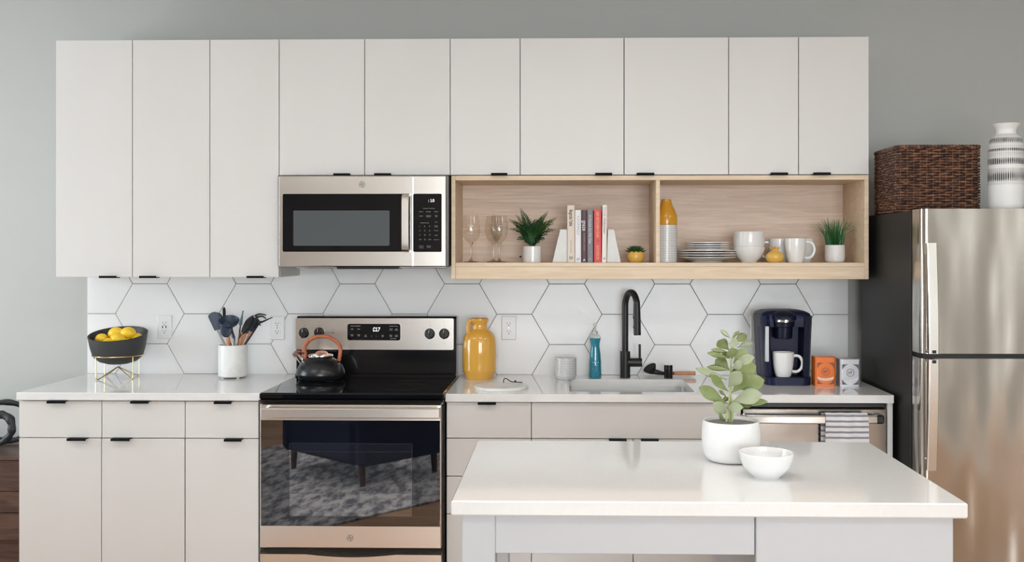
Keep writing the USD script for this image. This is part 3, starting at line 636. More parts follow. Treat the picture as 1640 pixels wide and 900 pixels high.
def fhandle(zt, zb, d, end_top):
    """a flat bar handle bowed away from the door, a mount at each end"""
    rr, n = [], 15
    for i in range(n):
        q = i / (n - 1); z = zt + (zb - zt) * q; bow = .022 * math.sin(math.pi * (q if end_top else q) * .5 + (0 if end_top else math.pi / 2))
        y = -.945 - bow; xc = ax(1493, -.95) ; w = .0185
        rr.append(np.array([(xc - w, y + .006, z), (xc - w, y - .002, z), (xc - w + .003, y - .006, z), (xc + w - .003, y - .006, z), (xc + w, y - .002, z), (xc + w, y + .006, z)]))
    h = obj('handle', loft(rr), steel, d, smooth=30)
    xc = ax(1493, -.95)
    far = (zt, zt - .045) if end_top else (zb, zb + .045)
    near = (zb, zb + .012) if end_top else (zt, zt - .012)
    obj('handle_mount', bx(xc - .0185, xc + .016, -.946, -.914, *far, .004), steel, d, smooth=False)
    obj('handle_mount', bx(xc - .0175, xc + .014, -.962, -.914, *near, .004), steel, d, smooth=False)
    obj('handle_end_cap', bx(xc - .008, xc + .007, -.9745, -.970, *((zb + .002, zb + .014) if end_top else (zt - .014, zt - .002)), .001), gasket, d, smooth=False)
fhandle(az(389, -.95, 1490), az(566, -.95, 1490), d1, True)
fhandle(az(575, -.95, 1490), az(754, -.95, 1490), d2, False)

# ================================================================== ISLAND
IX0, IX1, IY0, IY1 = ax(722, -2.462), ax(1551, -2.462), -2.462, -1.693
ILX0, ILX1 = ax(740, -2.43), ax(793, -2.43)
isl = thing('kitchen_island', 'white kitchen island with a quartz top and knee space on the left', 'island', ((IX0 + IX1) / 2, (IY0 + IY1) / 2, 0))
island_m = mat('island_paint', (.53, .545, .565), .45)
ZI = ZT - .036
obj('island_top', bx(IX0, IX1, IY0, IY1, ZI, ZT, .0035), quartz, isl, smooth=False)
icx = ax(1209.5, -2.43); IFR = ax(1527, -2.43)
lw = ILX1 - ILX0
obj('leg', bx(ILX0, ILX1, -2.43, -2.43 + lw, 0, ZI, .002), island_m, isl, smooth=False)
obj('leg', bx(ILX0, ILX1, IY1 - .035 - lw, IY1 - .035, 0, ZI, .002), island_m, isl, smooth=False)
za = az(886, -2.42)
obj('apron', bx(ILX1, icx, -2.424, -2.404, za, ZI, .0015), island_m, isl, smooth=False)
obj('apron', bx(ILX1, icx, IY1 - .059, IY1 - .039, za, ZI, .0015), island_m, isl, smooth=False)
obj('apron', bx(ILX0 + .006, ILX0 + .026, -2.43 + lw, IY1 - .035 - lw, za, ZI, .0015), island_m, isl, smooth=False)
obj('cabinet_body', bx(icx + .0015, IFR, -2.43, IY1 - .035, 0, ZI - .001, .0025), island_m, isl, smooth=False)
# ================================================================== ON THE OPEN SHELF
# wine glasses: one built, copied twice
def wineglass(loc, label, group):
    t = thing('wine_glass', label, 'wine glass', loc, local=True)
    R = .0425
    obj('foot', lathe([(0, 0), (.033, 0), (.0345, .0012), (.033, .0026), (.018, .0045), (.007, .0085), (0, .0085)]), glass_m, t)
    obj('stem', lathe([(0, .008), (.007, .0083), (.0047, .018), (.0042, .055), (.0052, .078), (.0105, .0885), (.012, .091), (0, .0915)], n=24), glass_m, t)
    o = [(.0, .0905), (.012, .0905), (.024, .099), (.035, .114), (.0412, .133), (R, .150), (.0405, .172), (.0365, .197), (.0345, .2135)]
    obj('bowl', lathe(o + [(.0339, .2139), (.0335, .2135), (.0338, .2125)]), thin_glass, t)
    return t
def put(u, Y): return ax(u, Y), Y, SZ
g1 = wineglass(put(754.5, -.225), 'leftmost clear wine glass on the oak shelf, standing alone', 'wine glasses')
copy_of(g1, put(799.5, -.235), .4, 'clear wine glass beside the fern, the front one of the overlapping pair', 'wine glasses')
copy_of(g1, put(790.5, -.14), .9, 'clear wine glass half hidden behind the front one of the pair', 'wine glasses')
keys(g1, group='wine glasses')
# fern
def fern():
    Y = -.20; x = ax(852.5, Y); s = sc(852, Y)
    t = thing('potted_fern', 'dark green fern in a plain white cylinder pot', 'plant', (x, Y, SZ))
    r = 15.3 * s; zt = az(394.3, Y)
    obj('pot', lathe([(0, SZ), (r * .97, SZ), (r, SZ + .002), (r, zt - .001), (r - .001, zt), (r - .004, zt), (r - .005, zt - .014), (0, zt - .014)], (x, Y, 0)), white_ceramic, t)
    obj('soil', lathe([(0, zt - .016), (r - .0055, zt - .016), (r - .0055, zt - .011), (0, zt - .008)], (x, Y, 0)), soil, t)
    c = np.array([x, Y, zt - .012]); rr = random.Random(3)
    ends = [(816, 352, -.02), (827, 345.5, -.05), (834, 336, .0), (818, 367, -.04), (832, 372, -.07), (846, 352, -.075), (877, 340, -.02), (868, 349, .03), (891, 349, -.02), (886, 358, -.06), (889, 368, -.05), (862, 358, -.08), (876, 376, -.07), (840, 358, .05), (858, 352, .06), (829, 384, -.05), (871, 384, -.06), (852, 365, -.09), (884, 352, .03), (823, 356, .03)]
    for k, (u, v, dy) in enumerate(ends):
        ex, ez = at(u, v, Y + dy); e = np.array([ex, Y + dy, ez])
        d = e - c; mid = c + d * .5 + np.array([0, 0, .018 if v < 360 else .028]) - np.array([d[0], d[1], 0]) * .12
        b0 = c + np.array([rr.uniform(-.012, .012), rr.uniform(-.012, .012), 0])
        rach = curve([b0, mid, e], 9); L = len(rach); parts = [tube(rach, np.linspace(.0011, .0004, L), 5)]
        for i in range(3, L):
            q = i / (L - 1); tn = rach[min(i + 1, L - 1)] - rach[i - 1]; tn /= np.linalg.norm(tn)
            up = np.cross(tn, np.cross([0, -.6, .8], tn)); up /= np.linalg.norm(up) + 1e-9
            sd = np.cross(tn, up); l = .0235 * (math.sin(math.pi * (q * .72 + .22))) ** 1.1 + .003
            for s_ in (-1, 1):
                tip = rach[i] + (sd * s_ * .85 + tn * .62 + up * rr.uniform(-.1, .25)) * l
                parts.append(leaf(rach[i], tip, l * .34, up, rr.uniform(-.05, .12), .0005, 5, .45))
        obj('frond', cat_(parts), fern_m[2 if k in (8, 9, 18) else k % 2], t, smooth=False)
fern()
# marble bookends and books
YBK = -.30
def bookend(a, b, c, d, label):
    pts = [at(a, 420.4, YBK), at(b, 420.4, YBK), at(c, 367.2, YBK), at(d, 367.2, YBK)]
    pts = [(x, SZ if k < 2 else z) for k, (x, z) in enumerate(pts)]
    p = Polygon(pts); q = p.buffer(-.0015, join_style=2)
    ro = np.array(p.exterior.coords)[:-1]; ri = np.array(q.exterior.coords)[:-1]
    k0 = np.argmin(((ri - ro[0]) ** 2).sum(1)); ri = np.roll(ri, -k0, 0)
    if (Polygon(ro).exterior.is_ccw != Polygon(ri).exterior.is_ccw): ri = np.roll(ri[::-1], 1, 0)
    m = loft([np.c_[ri[:, 0], np.full(4, YBK), ri[:, 1]], np.c_[ro[:, 0], np.full(4, YBK + .0015), ro[:, 1]], np.c_[ro[:, 0], np.full(4, YBK + .10), ro[:, 1]]])
    obj('bookend', m, marble_b, label=label, cat='bookend', smooth=False)
bookend(884.5, 908.3, 908.3, 897, 'pale marble wedge bookend left of the books')
bookend(971.8, 994.5, 983.5, 973.3, 'pale marble wedge bookend right of the books')
def book(u0, u1, vt, mname, label, texts, lean=0, depth=.155, logo=None):
    Y = YBK - .012; x0, x1 = ax(u0, Y), ax(u1, Y); zt = az(vt, Y); w = x1 - x0; cx = (x0 + x1) / 2
    t = thing('book', label, 'book', (cx, Y + depth / 2, SZ), group=None)
    h = zt - SZ; cv = .0022
    sp = np.array([(x0 + .0008, Y + .004), (x0 + w * .2, Y + .0008), (cx, Y), (x1 - w * .2, Y + .0008), (x1 - .0008, Y + .004)])
    poly = Polygon(list(sp) + [(x1, Y + depth), (x1 - cv, Y + depth), (x1 - cv, Y + .006), (x0 + cv, Y + .006), (x0 + cv, Y + depth), (x0, Y + depth)])
    def tilt(m):
        if lean:
            v = m.vertices.copy(); v[:, 0] += (v[:, 2] - SZ) * lean; m = trimesh.Trimesh(v, m.faces, process=False)
        return m
    obj('cover', tilt(ext_z(poly, SZ + .0003, zt)), kraft[mname], t, smooth=30)
    obj('pages', tilt(bx(x0 + cv + .0002, x1 - cv - .0002, Y + .0075, Y + depth - .004, SZ + .003, zt - .003, .0005)), kraft['paper'], t, smooth=False)
    for (s, v0, v1, hh, m, kw) in texts:
        za_, zb_ = az(v0, Y), az(v1, Y)
        obj('spine_lettering', tilt(text(s, hh * w, cx, (za_ + zb_) / 2, Y + .0002, width=abs(za_ - zb_), spin=True, depth=.0006, **kw)), m, t, smooth=False, kind='stuff')
    if logo:
        v, m, kind = logo; z = az(v, Y)
        if kind == 'tri': g = ext_y(Polygon([(cx - w * .28, z - .006), (cx + w * .28, z - .006), (cx, z + .006)]).difference(Polygon([(cx - w * .1, z - .006), (cx + w * .1, z - .006), (cx, z - .001)])), Y - .0004, Y + .001)
        else: g = ext_y(affinity.scale(Point(cx, z).buffer(w * .24), 1, .8).difference(affinity.scale(Point(cx, z).buffer(w * .12), 1, .6)), Y - .0004, Y + .001)
        obj('publisher_mark', tilt(g), m, t, smooth=False)
book(908.3, 920.8, 328.6, 'cream', 'tall cream book at the left end of the row, with black title', [('Magnolia Table', 336, 362, .42, print_dark, dict(bold=True)), ('JOANNA GAINES', 384, 405, .16, print_grey, {})], .0, .17, (413, print_grey, 'o'))
book(920.9, 931, 336.4, 'white', 'white book with pale grey title, second from the left', [('FLAVORWALLA', 346, 376, .40, mat('pale_print', (.36, .36, .42), .6), {})], 0, .16, (415, mat('pale_print', (0, 0, 0)), 'o'))
book(931.1, 940.2, 336.4, 'plum', 'dark plum book with the white title graze', [('graze', 353, 369.5, .62, print_white, dict(bold=True)), ('SUZANNE LENZER', 373.5, 402, .22, print_mid, {})], 0, .16, (416, print_white, 'tri'))
book(940.3, 950.2, 336.6, 'slate', 'slate grey book with white handwritten title', [('A House by the Sea', 344, 390, .46, print_white, dict(slant=.15))], 0, .16, (414, print_mid, 'tri'))
book(951.0, 963.3, 336.2, 'red', 'coral red book with gold title', [('MY KITCHEN YEAR', 340, 380, .34, gold_print, {}), ('RUTH REICHL', 393, 416, .34, gold_print, {})], 0, .16, (386, red_print, 'o'))
book(963.5, 971.7, 328.2, 'ivory', 'tall thin ivory book leaning at the right end of the row', [('Small Victories', 332, 372, .55, mat('pink_print', (.62, .40, .42), .6), {}), ('recipes and ideas', 350, 374, .3, print_mid, {})], .014, .17, (414, print_mid, 'o'))
# little succulent
def succulent():
    Y = -.24; x = ax(1018, Y); s = sc(1018, Y); z0 = SZ
    t = thing('potted_succulent', 'small dark green succulent in a round yellow pot', 'plant', (x, Y, z0)); r = 14.4 * s; h = az(402.6, Y) - z0
    obj('pot', lathe([(0, z0), (r * .66, z0), (r * .84, z0 + h * .12), (r * .98, z0 + h * .38), (r, z0 + h * .56), (r * .95, z0 + h * .78), (r * .82, z0 + h * .96), (r * .78, z0 + h), (r * .72, z0 + h), (r * .74, z0 + h * .9), (0, z0 + h * .88)], (x, Y, 0)), yellow_pot, t)
    k = 0
    for ring_, (n, el, L) in enumerate(((10, 12, 15.5), (10, 30, 14.5), (8, 50, 13), (6, 70, 11.5), (3, 84, 10))):
        for i in range(n):
            a = 2 * math.pi * (i + .5 * (ring_ % 2)) / n + ring_ * .3; e = math.radians(el)
            dv = np.array([math.cos(a) * math.cos(e), math.sin(a) * math.cos(e), math.sin(e)])
            b = np.array([x, Y, z0 + h * .92]) + np.array([dv[0], dv[1], 0]) * .006
            nn = np.array([-math.cos(a) * math.sin(e), -math.sin(a) * math.sin(e), math.cos(e)])
            obj('leaf', leaf(b, b + dv * L * s, .0125, nn, -.1, .002, 7, .6, .15), succ_m, t)
succulent()
# mustard-topped bottle
def bottle():
    Y = -.26; x = ax(1067.2, Y); s = sc(1067, Y); z0 = SZ; r = 17.6 * s
    t = thing('bottle_vase', 'bottle vase with a mustard top and a white base with black grid', 'vase', (x, Y, z0)); zm = az(360.3, Y); zt = az(319.2, Y)
    obj('grid_base', lathe([(0, z0), (r * .92, z0), (r * .955, z0 + .003), (r * .97, zm), (0, zm)], (x, Y, 0), 56), grid_m, t)
    hh = zt - zm
    obj('mustard_top', lathe([(0, zm + .0002), (r * .97, zm + .0002), (r * 1.0, zm + hh * .12), (r * .99, zm + hh * .28), (r * .90, zm + hh * .44), (r * .78, zm + hh * .56), (r * .64, zm + hh * .68), (r * .53, zm + hh * .79), (r * .46, zm + hh * .9), (r * .43, zm + hh * .97), (r * .43, zt), (r * .34, zt), (r * .28, zm + hh * .9), (0, zm + hh * .88)], (x, Y, 0), 56), mustard_b, t)
bottle()
# plates: four dinner plates under four side plates
def plate(name, r, loc, label, group):
    h = .0095
    return obj(name, lathe([(0, .0012), (r * .5, .0012), (r * .54, 0), (r * .58, 0), (r * .62, .003), (r * .985, h - .0046), (r, h - .0032), (r, h - .0008), (r * .992, h), (r * .97, h - .0004), (r * .66, .0058), (r * .58, .0042), (0, .0042)], loc, 56), white_ceramic, label=label, cat='plate', group=group)
YPL = -.19; xp = ax(1131.5, YPL); sp_ = sc(1131, YPL)
ordn = ['lowest', 'second lowest', 'second highest', 'highest']
zpl = SZ + .0068
zr = [412.2, 408.6, 404.9, 401.2]
rd = 48.6 * sp_
zs = SZ
tops = []
obj('dinner_plate', lathe([(0, SZ), (rd * .52, SZ), (rd * .55, SZ + .006), (rd * .66, SZ + .0095), (rd * .985, az(411.2, YPL) - .0036), (rd, az(411.2, YPL) - .0022), (rd, az(411.2, YPL) - .0005), (rd * .985, az(411.2, YPL)), (rd * .6, SZ + .0125), (0, SZ + .0125)], (xp, YPL, 0), 56), white_ceramic, label='large white dinner plate standing on the shelf, lowest of the plate stack', cat='plate')
zc = az(407.6, YPL) - .0095
for k in range(3):
    plate('dinner_plate', rd, (xp + .0006 * k, YPL, zc + .0103 * k), f'large white dinner plate, {("second", "third", "fourth")[k]} from the bottom of the plate stack', 'white plates stacked on the shelf')
rs = 35.4 * sp_; zc2 = zc + .0103 * 2 + .0062
for k in range(4):
    plate('side_plate', rs, (xp + .004 - .0004 * k, YPL, zc2 + .0098 * k), ('small white side plate lying directly on the large dinner plates', 'small white side plate, second from the bottom of the small plates', 'small white side plate just under the topmost plate', 'small white side plate on the very top of the plate stack')[k], 'white plates stacked on the shelf')
# two stacked bowls
YBW = -.22; xb = ax(1199.5, YBW); sb_ = sc(1199, YBW)
def cbowl(z0, label):
    r = 25.6 * sb_; h = az(395.5, YBW) - SZ
    obj('cereal_bowl', lathe([(0, z0 + .003), (r * .40, z0 + .003), (r * .42, z0), (r * .50, z0), (r * .53, z0 + h * .1), (r * .78, z0 + h * .33), (r * .93, z0 + h * .62), (r, z0 + h * .92), (r * 1.0, z0 + h), (r * .97, z0 + h), (r * .955, z0 + h * .9), (r * .88, z0 + h * .62), (r * .72, z0 + h * .38), (r * .46, z0 + h * .17), (0, z0 + h * .13)], (xb, YBW, 0), 56), white_ceramic, label=label, cat='bowl', group='stacked white bowls')
    return h
hb = cbowl(SZ, 'white cereal bowl standing on the shelf, the lower of the two stacked')
def cbowl_top():
    r = 25.2 * sb_; z0 = SZ + hb * .33; zt = az(371.3, YBW); zs_ = SZ + hb
    obj('cereal_bowl', lathe([(0, z0 + .003), (r * .40, z0 + .003), (r * .42, z0), (r * .50, z0), (r * .66, z0 + hb * .2), (r * .80, z0 + hb * .40), (r * .905, zs_ - .002), (r * .985, zs_ + .006), (r, zs_ + hb * .55), (r * .97, zt), (r * .94, zt), (r * .96, zs_ + hb * .5), (r * .84, zs_), (r * .6, z0 + hb * .28), (0, z0 + hb * .2)], (xb, YBW, 0), 56), white_ceramic, label='white cereal bowl with its rim on top, the upper of the two stacked', cat='bowl', group='stacked white bowls')
cbowl_top()
# little yellow pot
def bud():
    Y = -.285; x = ax(1241, Y); s = sc(1241, Y); z0 = SZ; r = 15 * s; h = az(401, Y) - z0
    t = thing('bud_vase', 'small squat yellow bud vase with a ruffled mouth', 'vase', (x, Y, z0))
    obj('body', lathe([(0, z0), (r * .62, z0), (r * .86, z0 + h * .14), (r, z0 + h * .42), (r * .92, z0 + h * .66), (r * .62, z0 + h * .86), (r * .36, z0 + h * .97), (r * .32, z0 + h * 1.04), (0, z0 + h * 1.0)], (x, Y, 0)), yellow_pot, t)
    n = 40; a = np.arange(n) * 2 * math.pi / n; ri = []
    for rr_, zz, am in ((.30, 1.0, 0), (.30, 1.05, .04), (.42, 1.16, .14), (.50, 1.22, .2), (.42, 1.21, .18), (.24, 1.06, .05)):
        q = r * (rr_ + am * .5 * np.sin(5 * a)); ri.append(np.c_[x + q * np.cos(a), Y + q * np.sin(a), z0 + h * (zz + am * .35 * np.cos(5 * a))])
    obj('ruffled_mouth', loft(ri), yellow_pot, t)
bud()
# mugs
def mug(loc, rz, label, h=.108, r=.0475):
    t = thing('mug', label, 'mug', loc, rz, 'white mugs', local=True)
    obj('body', lathe([(0, .003), (r * .55, .003), (r * .58, 0), (r * .66, 0), (r * .72, .004), (r * .84, h * .22), (r * .94, h * .5), (r * .985, h * .8), (r, h - .0012), (r * .99, h), (r * .95, h), (r * .93, h * .8), (r * .88, h * .5), (r * .76, h * .22), (r * .6, .01), (0, .008)], n=48), white_ceramic, t)
    pts = curve([(r * .90, 0, h * .80), (r * 1.12, 0, h * .855), (r * 1.55, 0, h * .80), (r * 1.78, 0, h * .58), (r * 1.66, 0, h * .33), (r * 1.3, 0, h * .20), (r * .84, 0, h * .20)], 6)
    obj('handle', tube(pts, .0052, 10, 1.25, (0, 1, 0)), white_ceramic, t)
    return t
ms = mug(put(1274, -.27), 0, 'white mug in front on the oak shelf, its handle to the right')
copy_of(ms, put(1247.5, -.16), math.pi * .96, 'white mug with its handle to the left, behind the small yellow vase')
copy_of(ms, (ax(1287, -.125), -.125, SZ), math.pi * .35, 'white mug mostly hidden behind the front mug, its handle out of sight')
# grass in a ribbed pot
def grass():
    Y = -.21; x = ax(1337, Y); s = sc(1337, Y); z0 = SZ; r = 15.8 * s; zt = az(392.5, Y)
    t = thing('potted_grass', 'bright green grass tuft in a small ribbed white pot', 'plant', (x, Y, z0)); n = 72; a = np.arange(n) * 2 * math.pi / n; rings = []
    rib = 1 + .028 * (np.arange(n) % 2)
    for q, z in ((.80, 0), (.9, .03), (.97, .12), (1, .3), (1, .97), (.985, 1), (.92, 1), (.9, .85)):
        rq = r * q * (rib if .05 < z < .9 and q > .9 else 1); rings.append(np.c_[x + rq * np.cos(a), Y + rq * np.sin(a), np.full(n, z0 + (zt - z0) * z)])
    obj('pot', loft(rings), white_matte, t, smooth=20)
    rr = random.Random(11); c = np.array([x, Y, zt - .012])
    for k in range(120):
        an = rr.random() * 2 * math.pi; q = math.sqrt(rr.random()); b = c + np.array([math.cos(an), math.sin(an), 0]) * r * .85 * q
        out = q ** 2.2 * rr.uniform(.35, 1.0) * .052 if k > 12 else rr.uniform(.055, .085); hgt = rr.uniform(.104, .141) - out * .25
        e = b + np.array([math.cos(an) * out, math.sin(an) * out * .7, hgt]); m_ = (b + e) / 2 + np.array([-math.cos(an) * out * .22, -math.sin(an) * out * .2, .012])
        p = curve([b, m_, e], 4); obj('blade', tube(p, np.linspace(.0021, .0003, len(p)), 4, .35), grass_m[rr.randrange(3)], t)
grass()

# ================================================================== ON THE LEFT WORKTOP
def fruit():
    Y = -.165; x = ax(189, Y); s = sc(189, Y); zr_ = az(568.5, Y, 189); Rr = 42 * s
    st = thing('bowl_stand', 'brass wire stand under the lemon bowl', 'stand', (x, Y, ZT))
    obj('ring', torus((x, Y, zr_), Rr, .0026, 56, 8), gold, st)
    zc_ = ZT + .0032 + .026
    for k, an in enumerate((237, 145, -32, 57)):
        a = math.radians(an); dv = np.array([math.cos(a), math.sin(a), 0]); c = np.array([x, Y, 0])
        p = [c + dv * Rr + [0, 0, zr_], c + dv * Rr + [0, 0, ZT + .014], c + dv * (Rr - .003) + [0, 0, ZT + .006], c + dv * (Rr - .010) + [0, 0, ZT + .0032], c + dv * (Rr - .02) + [0, 0, ZT + .0062], c + [0, 0, ZT + .052]]
        obj('leg', tube(p, .0025, 8), gold, st)
    n = 64; a = np.arange(n) * 2 * math.pi / n; R = 49.2 * s; zb = az(582.5, Y, 189); zm = az(534.5, Y, 189); k = .19
    def ringp(q, z, tilt): return np.c_[x + R * q * np.cos(a), Y + R * q * np.sin(a), z + tilt * k * R * np.sin(a) + 0 * a]
    qz = [(.02, zb, 0), (.35, zb + .001, 0), (.62, zb + .012, 0), (.80, zb + .032, 0), (.855, zr_ + .006, .0), (.925, zr_ + .04, .3), (1.0, zm, 1), (.985, zm + .0015, 1), (.965, zm - .001, 1), (.89, zr_ + .04, .3), (.80, zr_ + .005, 0), (.58, zb + .017, 0), (.02, zb + .008, 0)]
    bw = obj('fruit_bowl', loft([ringp(*q) for q in qz]), bowl_black, label='charcoal fruit bowl of lemons on a brass wire stand', cat='bowl', smooth=50)
    rr = random.Random(5)
    L = [(162.5, 545.5, .0, 10.8, 'lemon at the far left of the black bowl'), (185.2, 536, .02, 11.6, 'lemon on top of the pile, left of the two highest'), (205.5, 535.5, .01, 11.6, 'lemon on top of the pile, right of the two highest'), (190, 545.5, -.045, 10.6, 'front middle lemon in the black bowl'), (220, 545, .02, 10.6, 'lemon at the far right of the black bowl'), (173, 552.5, -.06, 10.0, 'half hidden lemon in front, low against the bowl rim'),
         (205, 553, -.05, 10, 'lemon low behind the front rim, right of the middle'), (189, 556, .045, 11, 'buried lemon in the middle of the bowl')]
    for u, v, dy, rp, lab in L:
        cx, cz = at(u, v - 1.5, Y + dy); r = rp * s * 1.04
        m = trimesh.creation.icosphere(3, 1.0); v_ = m.vertices.copy(); d = v_[:, 0]
        f = r * (1 + .0 * d); nub = np.clip((np.abs(d) - .86) / .14, 0, 1) ** 2 * .16
        v_ = v_ * r * np.array([1.15, .96, .96]); v_[:, 0] += np.sign(d) * nub * r
        A = trimesh.transformations.euler_matrix(rr.uniform(-.5, .5), rr.uniform(-.6, .6), rr.uniform(0, 3.1)); v_ = v_ @ A[:3, :3].T + [cx, Y + dy, cz]
        obj('lemon', trimesh.Trimesh(v_, m.faces, process=False), lemon_m, label=lab, cat='lemon', group='lemons in the bowl', smooth=True)
fruit()
def crock():
    Y = -.14; x = ax(373, Y); s = sc(373, Y); r = 24 * s; z0 = ZT + .006; zt = az(551.8, Y, 373)
    t = thing('utensil_crock', 'white marble utensil crock on little feet', 'crock', (x, Y, ZT))
    obj('body', lathe([(0, z0), (r * .9, z0), (r * .985, z0 + .004), (r, z0 + .010), (r, zt - .003), (r - .002, zt), (r - .008, zt), (r - .010, zt - .004), (r - .010, z0 + .012), (0, z0 + .012)], (x, Y, 0), 56), marble, t)
    for an in (225, 315, 45, 135):
        a = math.radians(an); fxx, fyy = x + r * .75 * math.cos(a), Y + r * .75 * math.sin(a)
        obj('foot', lathe([(0, ZT), (.007, ZT), (.008, z0 + .001), (0, z0 + .001)], (fxx, fyy, 0), 16), marble, t)
    def zp(zx, zy, dy): X_, Z_ = at(330 + zx / 6.427, 480 + zy / 6.427, Y + dy); return np.array([X_, Y + dy, Z_])
    base = lambda dx, dy: np.array([x + dx, Y + dy, z0 + .016])
    def stickto(p, b, r0, r1, n=10): return tube([p, b], [r0, r1], n)
    def flat_head(p0, p1, w0, w1, nrm, th=.0035, round_=True):
        """a flat blade from p0 to p1, w0 wide at p0 and w1 at p1"""
        p0, p1 = np.array(p0), np.array(p1); d = p1 - p0; nn = np.array(nrm, float); nn -= d * (nn @ d) / (d @ d); nn /= np.linalg.norm(nn); sd = np.cross(d / np.linalg.norm(d), nn); rg_ = []
        for q in np.linspace(0, 1, 9):
            w = w0 + (w1 - w0) * min(1, q * 1.25); w *= math.sqrt(max(.02, 1 - max(0, (q - .82) / .18) ** 2 * .9)) if round_ else 1
            c = p0 + d * q; rg_.append(np.array([c + sd * w / 2, c + nn * th / 2 + sd * w * .35, c + nn * th / 2 - sd * w * .35, c - sd * w / 2, c - nn * th / 2 - sd * w * .35, c - nn * th / 2 + sd * w * .35]))
        return loft(rg_)
    ut = lambda lab, b: thing('kitchen_utensil', lab, 'utensil', b, group='utensils in the marble crock')
    # turner at left
    b = base(.03, -.02); t1 = ut('navy turner with a grey handle leaning left, at the left of the crock', b); p = zp(118, 312, -.03)
    obj('handle', stickto(p, b, .0055, .005), mat('grey_handle', (.36, .36, .36), .4), t1); obj('head', flat_head(p, zp(72, 128, -.035), .026, .052, (.35, -1, .1)), mat('slate_blue_silicone', (.024, .042, .078), .45), t1)
    # slotted turner behind
    b = base(.01, .03); t1 = ut('dark slotted turner standing highest, at the back of the crock', b); p = zp(190, 230, .03)
    obj('handle', stickto(p, b, .005, .005), handle_wood, t1)
    h1 = [flat_head(p, zp(186, 78, .04), .018, .02, (1, -.5, 0)), tube(curve([p, zp(165, 185, .03), zp(140, 150, .03), zp(112, 138, .03)], 5), .0045, 8, 2.2)]
    obj('head', cat_(h1), black_sil, t1)
    # ladle
    b = base(-.012, -.045); t1 = ut('navy ladle with its round bowl facing out, at the front of the crock', b); pc = zp(238, 222, -.05); rl = 16.8 * s
    prof = [(rl * .05, -rl * .62), (rl * .5, -rl * .52), (rl * .85, -rl * .2), (rl, rl * .1), (rl * .97, rl * .13), (rl * .8, -.14 * rl), (rl * .45, -rl * .45), (0.0001, -rl * .55)]
    m = lathe(prof, n=36); A = trimesh.transformations.euler_matrix(math.radians(28), math.radians(8), 0); m.apply_transform(A); m.apply_translation(pc)
    obj('bowl', m, mat('navy_ladle', (.016, .035, .07), .42), t1); p = zp(262, 300, -.045)
    obj('neck', tube(curve([pc + [.012, .01, -.02], p, zp(290, 395, -.045)], 6), .0055, 10), navy_sil, t1); obj('handle', stickto(zp(290, 395, -.045), base(0.0, -.04), .0055, .005), chrome, t1)
    # big spoon front
    b = base(-.02, -.03); t1 = ut('wide navy serving spoon with a wooden handle, low at the front left of the crock', b); p = zp(225, 405, -.052)
    m = ell((0, 0, 0), (.0285, .007, .037), 3); m.apply_transform(trimesh.transformations.euler_matrix(math.radians(-8), math.radians(-6), 0)); m.apply_translation(zp(205, 305, -.056)); obj('head', m, navy_sil, t1)
    obj('handle', stickto(p + [0, .004, .01], b, .0085, .006, 12), handle_wood, t1)
    # knife-like blue spatula
    b = base(.0, .02); t1 = ut('thin pointed grey-blue spatula in the middle of the crock', b); p = zp(355, 260, .0)
    obj('handle', stickto(p, b, .004, .004), chrome, t1); obj('head', flat_head(p, zp(381, 112, .0), .017, .006, (.6, -1, 0), round_=False), mat('grey_blue_silicone', (.12, .19, .22), .45), t1)
    # spoon
    b = base(-.025, -.005); t1 = ut('black spoon leaning right with a wooden handle', b); p = zp(372, 335, -.012)
    obj('head', leaf(zp(330, 405, -.018), zp(487, 160, -.02), .036, (.2, -1, .2), -.06, .005, 13, .62, -.1), black_sil, t1); obj('handle', stickto(p, zp(335, 470, -.005) * [1, 1, 1] + [0, 0, -.03], .0062, .0055, 12), handle_wood, t1)
    # small spoon and spaghetti server
    b = base(-.02, .015); t1 = ut('navy spatula with a short blade, third from the right in the crock', b); p = zp(408, 345, .01)
    obj('head', flat_head(p, zp(440, 225, .008), .022, .034, (.2, -1, .1)), navy_sil, t1); obj('handle', stickto(p, b, .0062, .0055, 12), handle_wood, t1)
    b = base(-.015, .03); t1 = ut('black spaghetti server with prongs, rightmost in the crock', b); p = zp(462, 325, .025)
    head = [flat_head(p, zp(520, 185, .02), .018, .040, (.3, -1, .2))]
    for a_, b_, c_ in (((505, 165), (550, 148), (618, 158)), ((520, 180), (575, 170), (618, 195)), ((520, 215), (560, 228), (585, 222)), ((505, 250), (540, 252), (562, 262)), ((490, 278), (505, 284), (522, 286))):
        head.append(tube(curve([zp(*a_, .015), zp(*b_, .0), zp(*c_, -.004)], 5), np.linspace(.005, .0028, 11), 8))
    obj('head', cat_(head), black_sil, t1); obj('handle', stickto(p, b, .0065, .0055, 12), handle_wood, t1)
    obj('hole', cyl(zp(527, 180, .013), zp(527, 180, .016), .0042, 16), white_matte, t1); obj('hole', cyl(zp(548, 231, .003), zp(548, 231, .006), .0034, 16), white_matte, t1)
    b = base(-.03, .0); t1 = ut('thin black tongs arm reaching out lowest to the right', b)
    obj('head', tube([zp(545, 245, .0), zp(600, 218, .0), zp(684, 181, .0)], [.0035, .004, .002], 8), black_sil, t1); obj('handle', stickto(zp(545, 245, .0), b, .0035, .0045, 10), black_sil, t1)
crock()

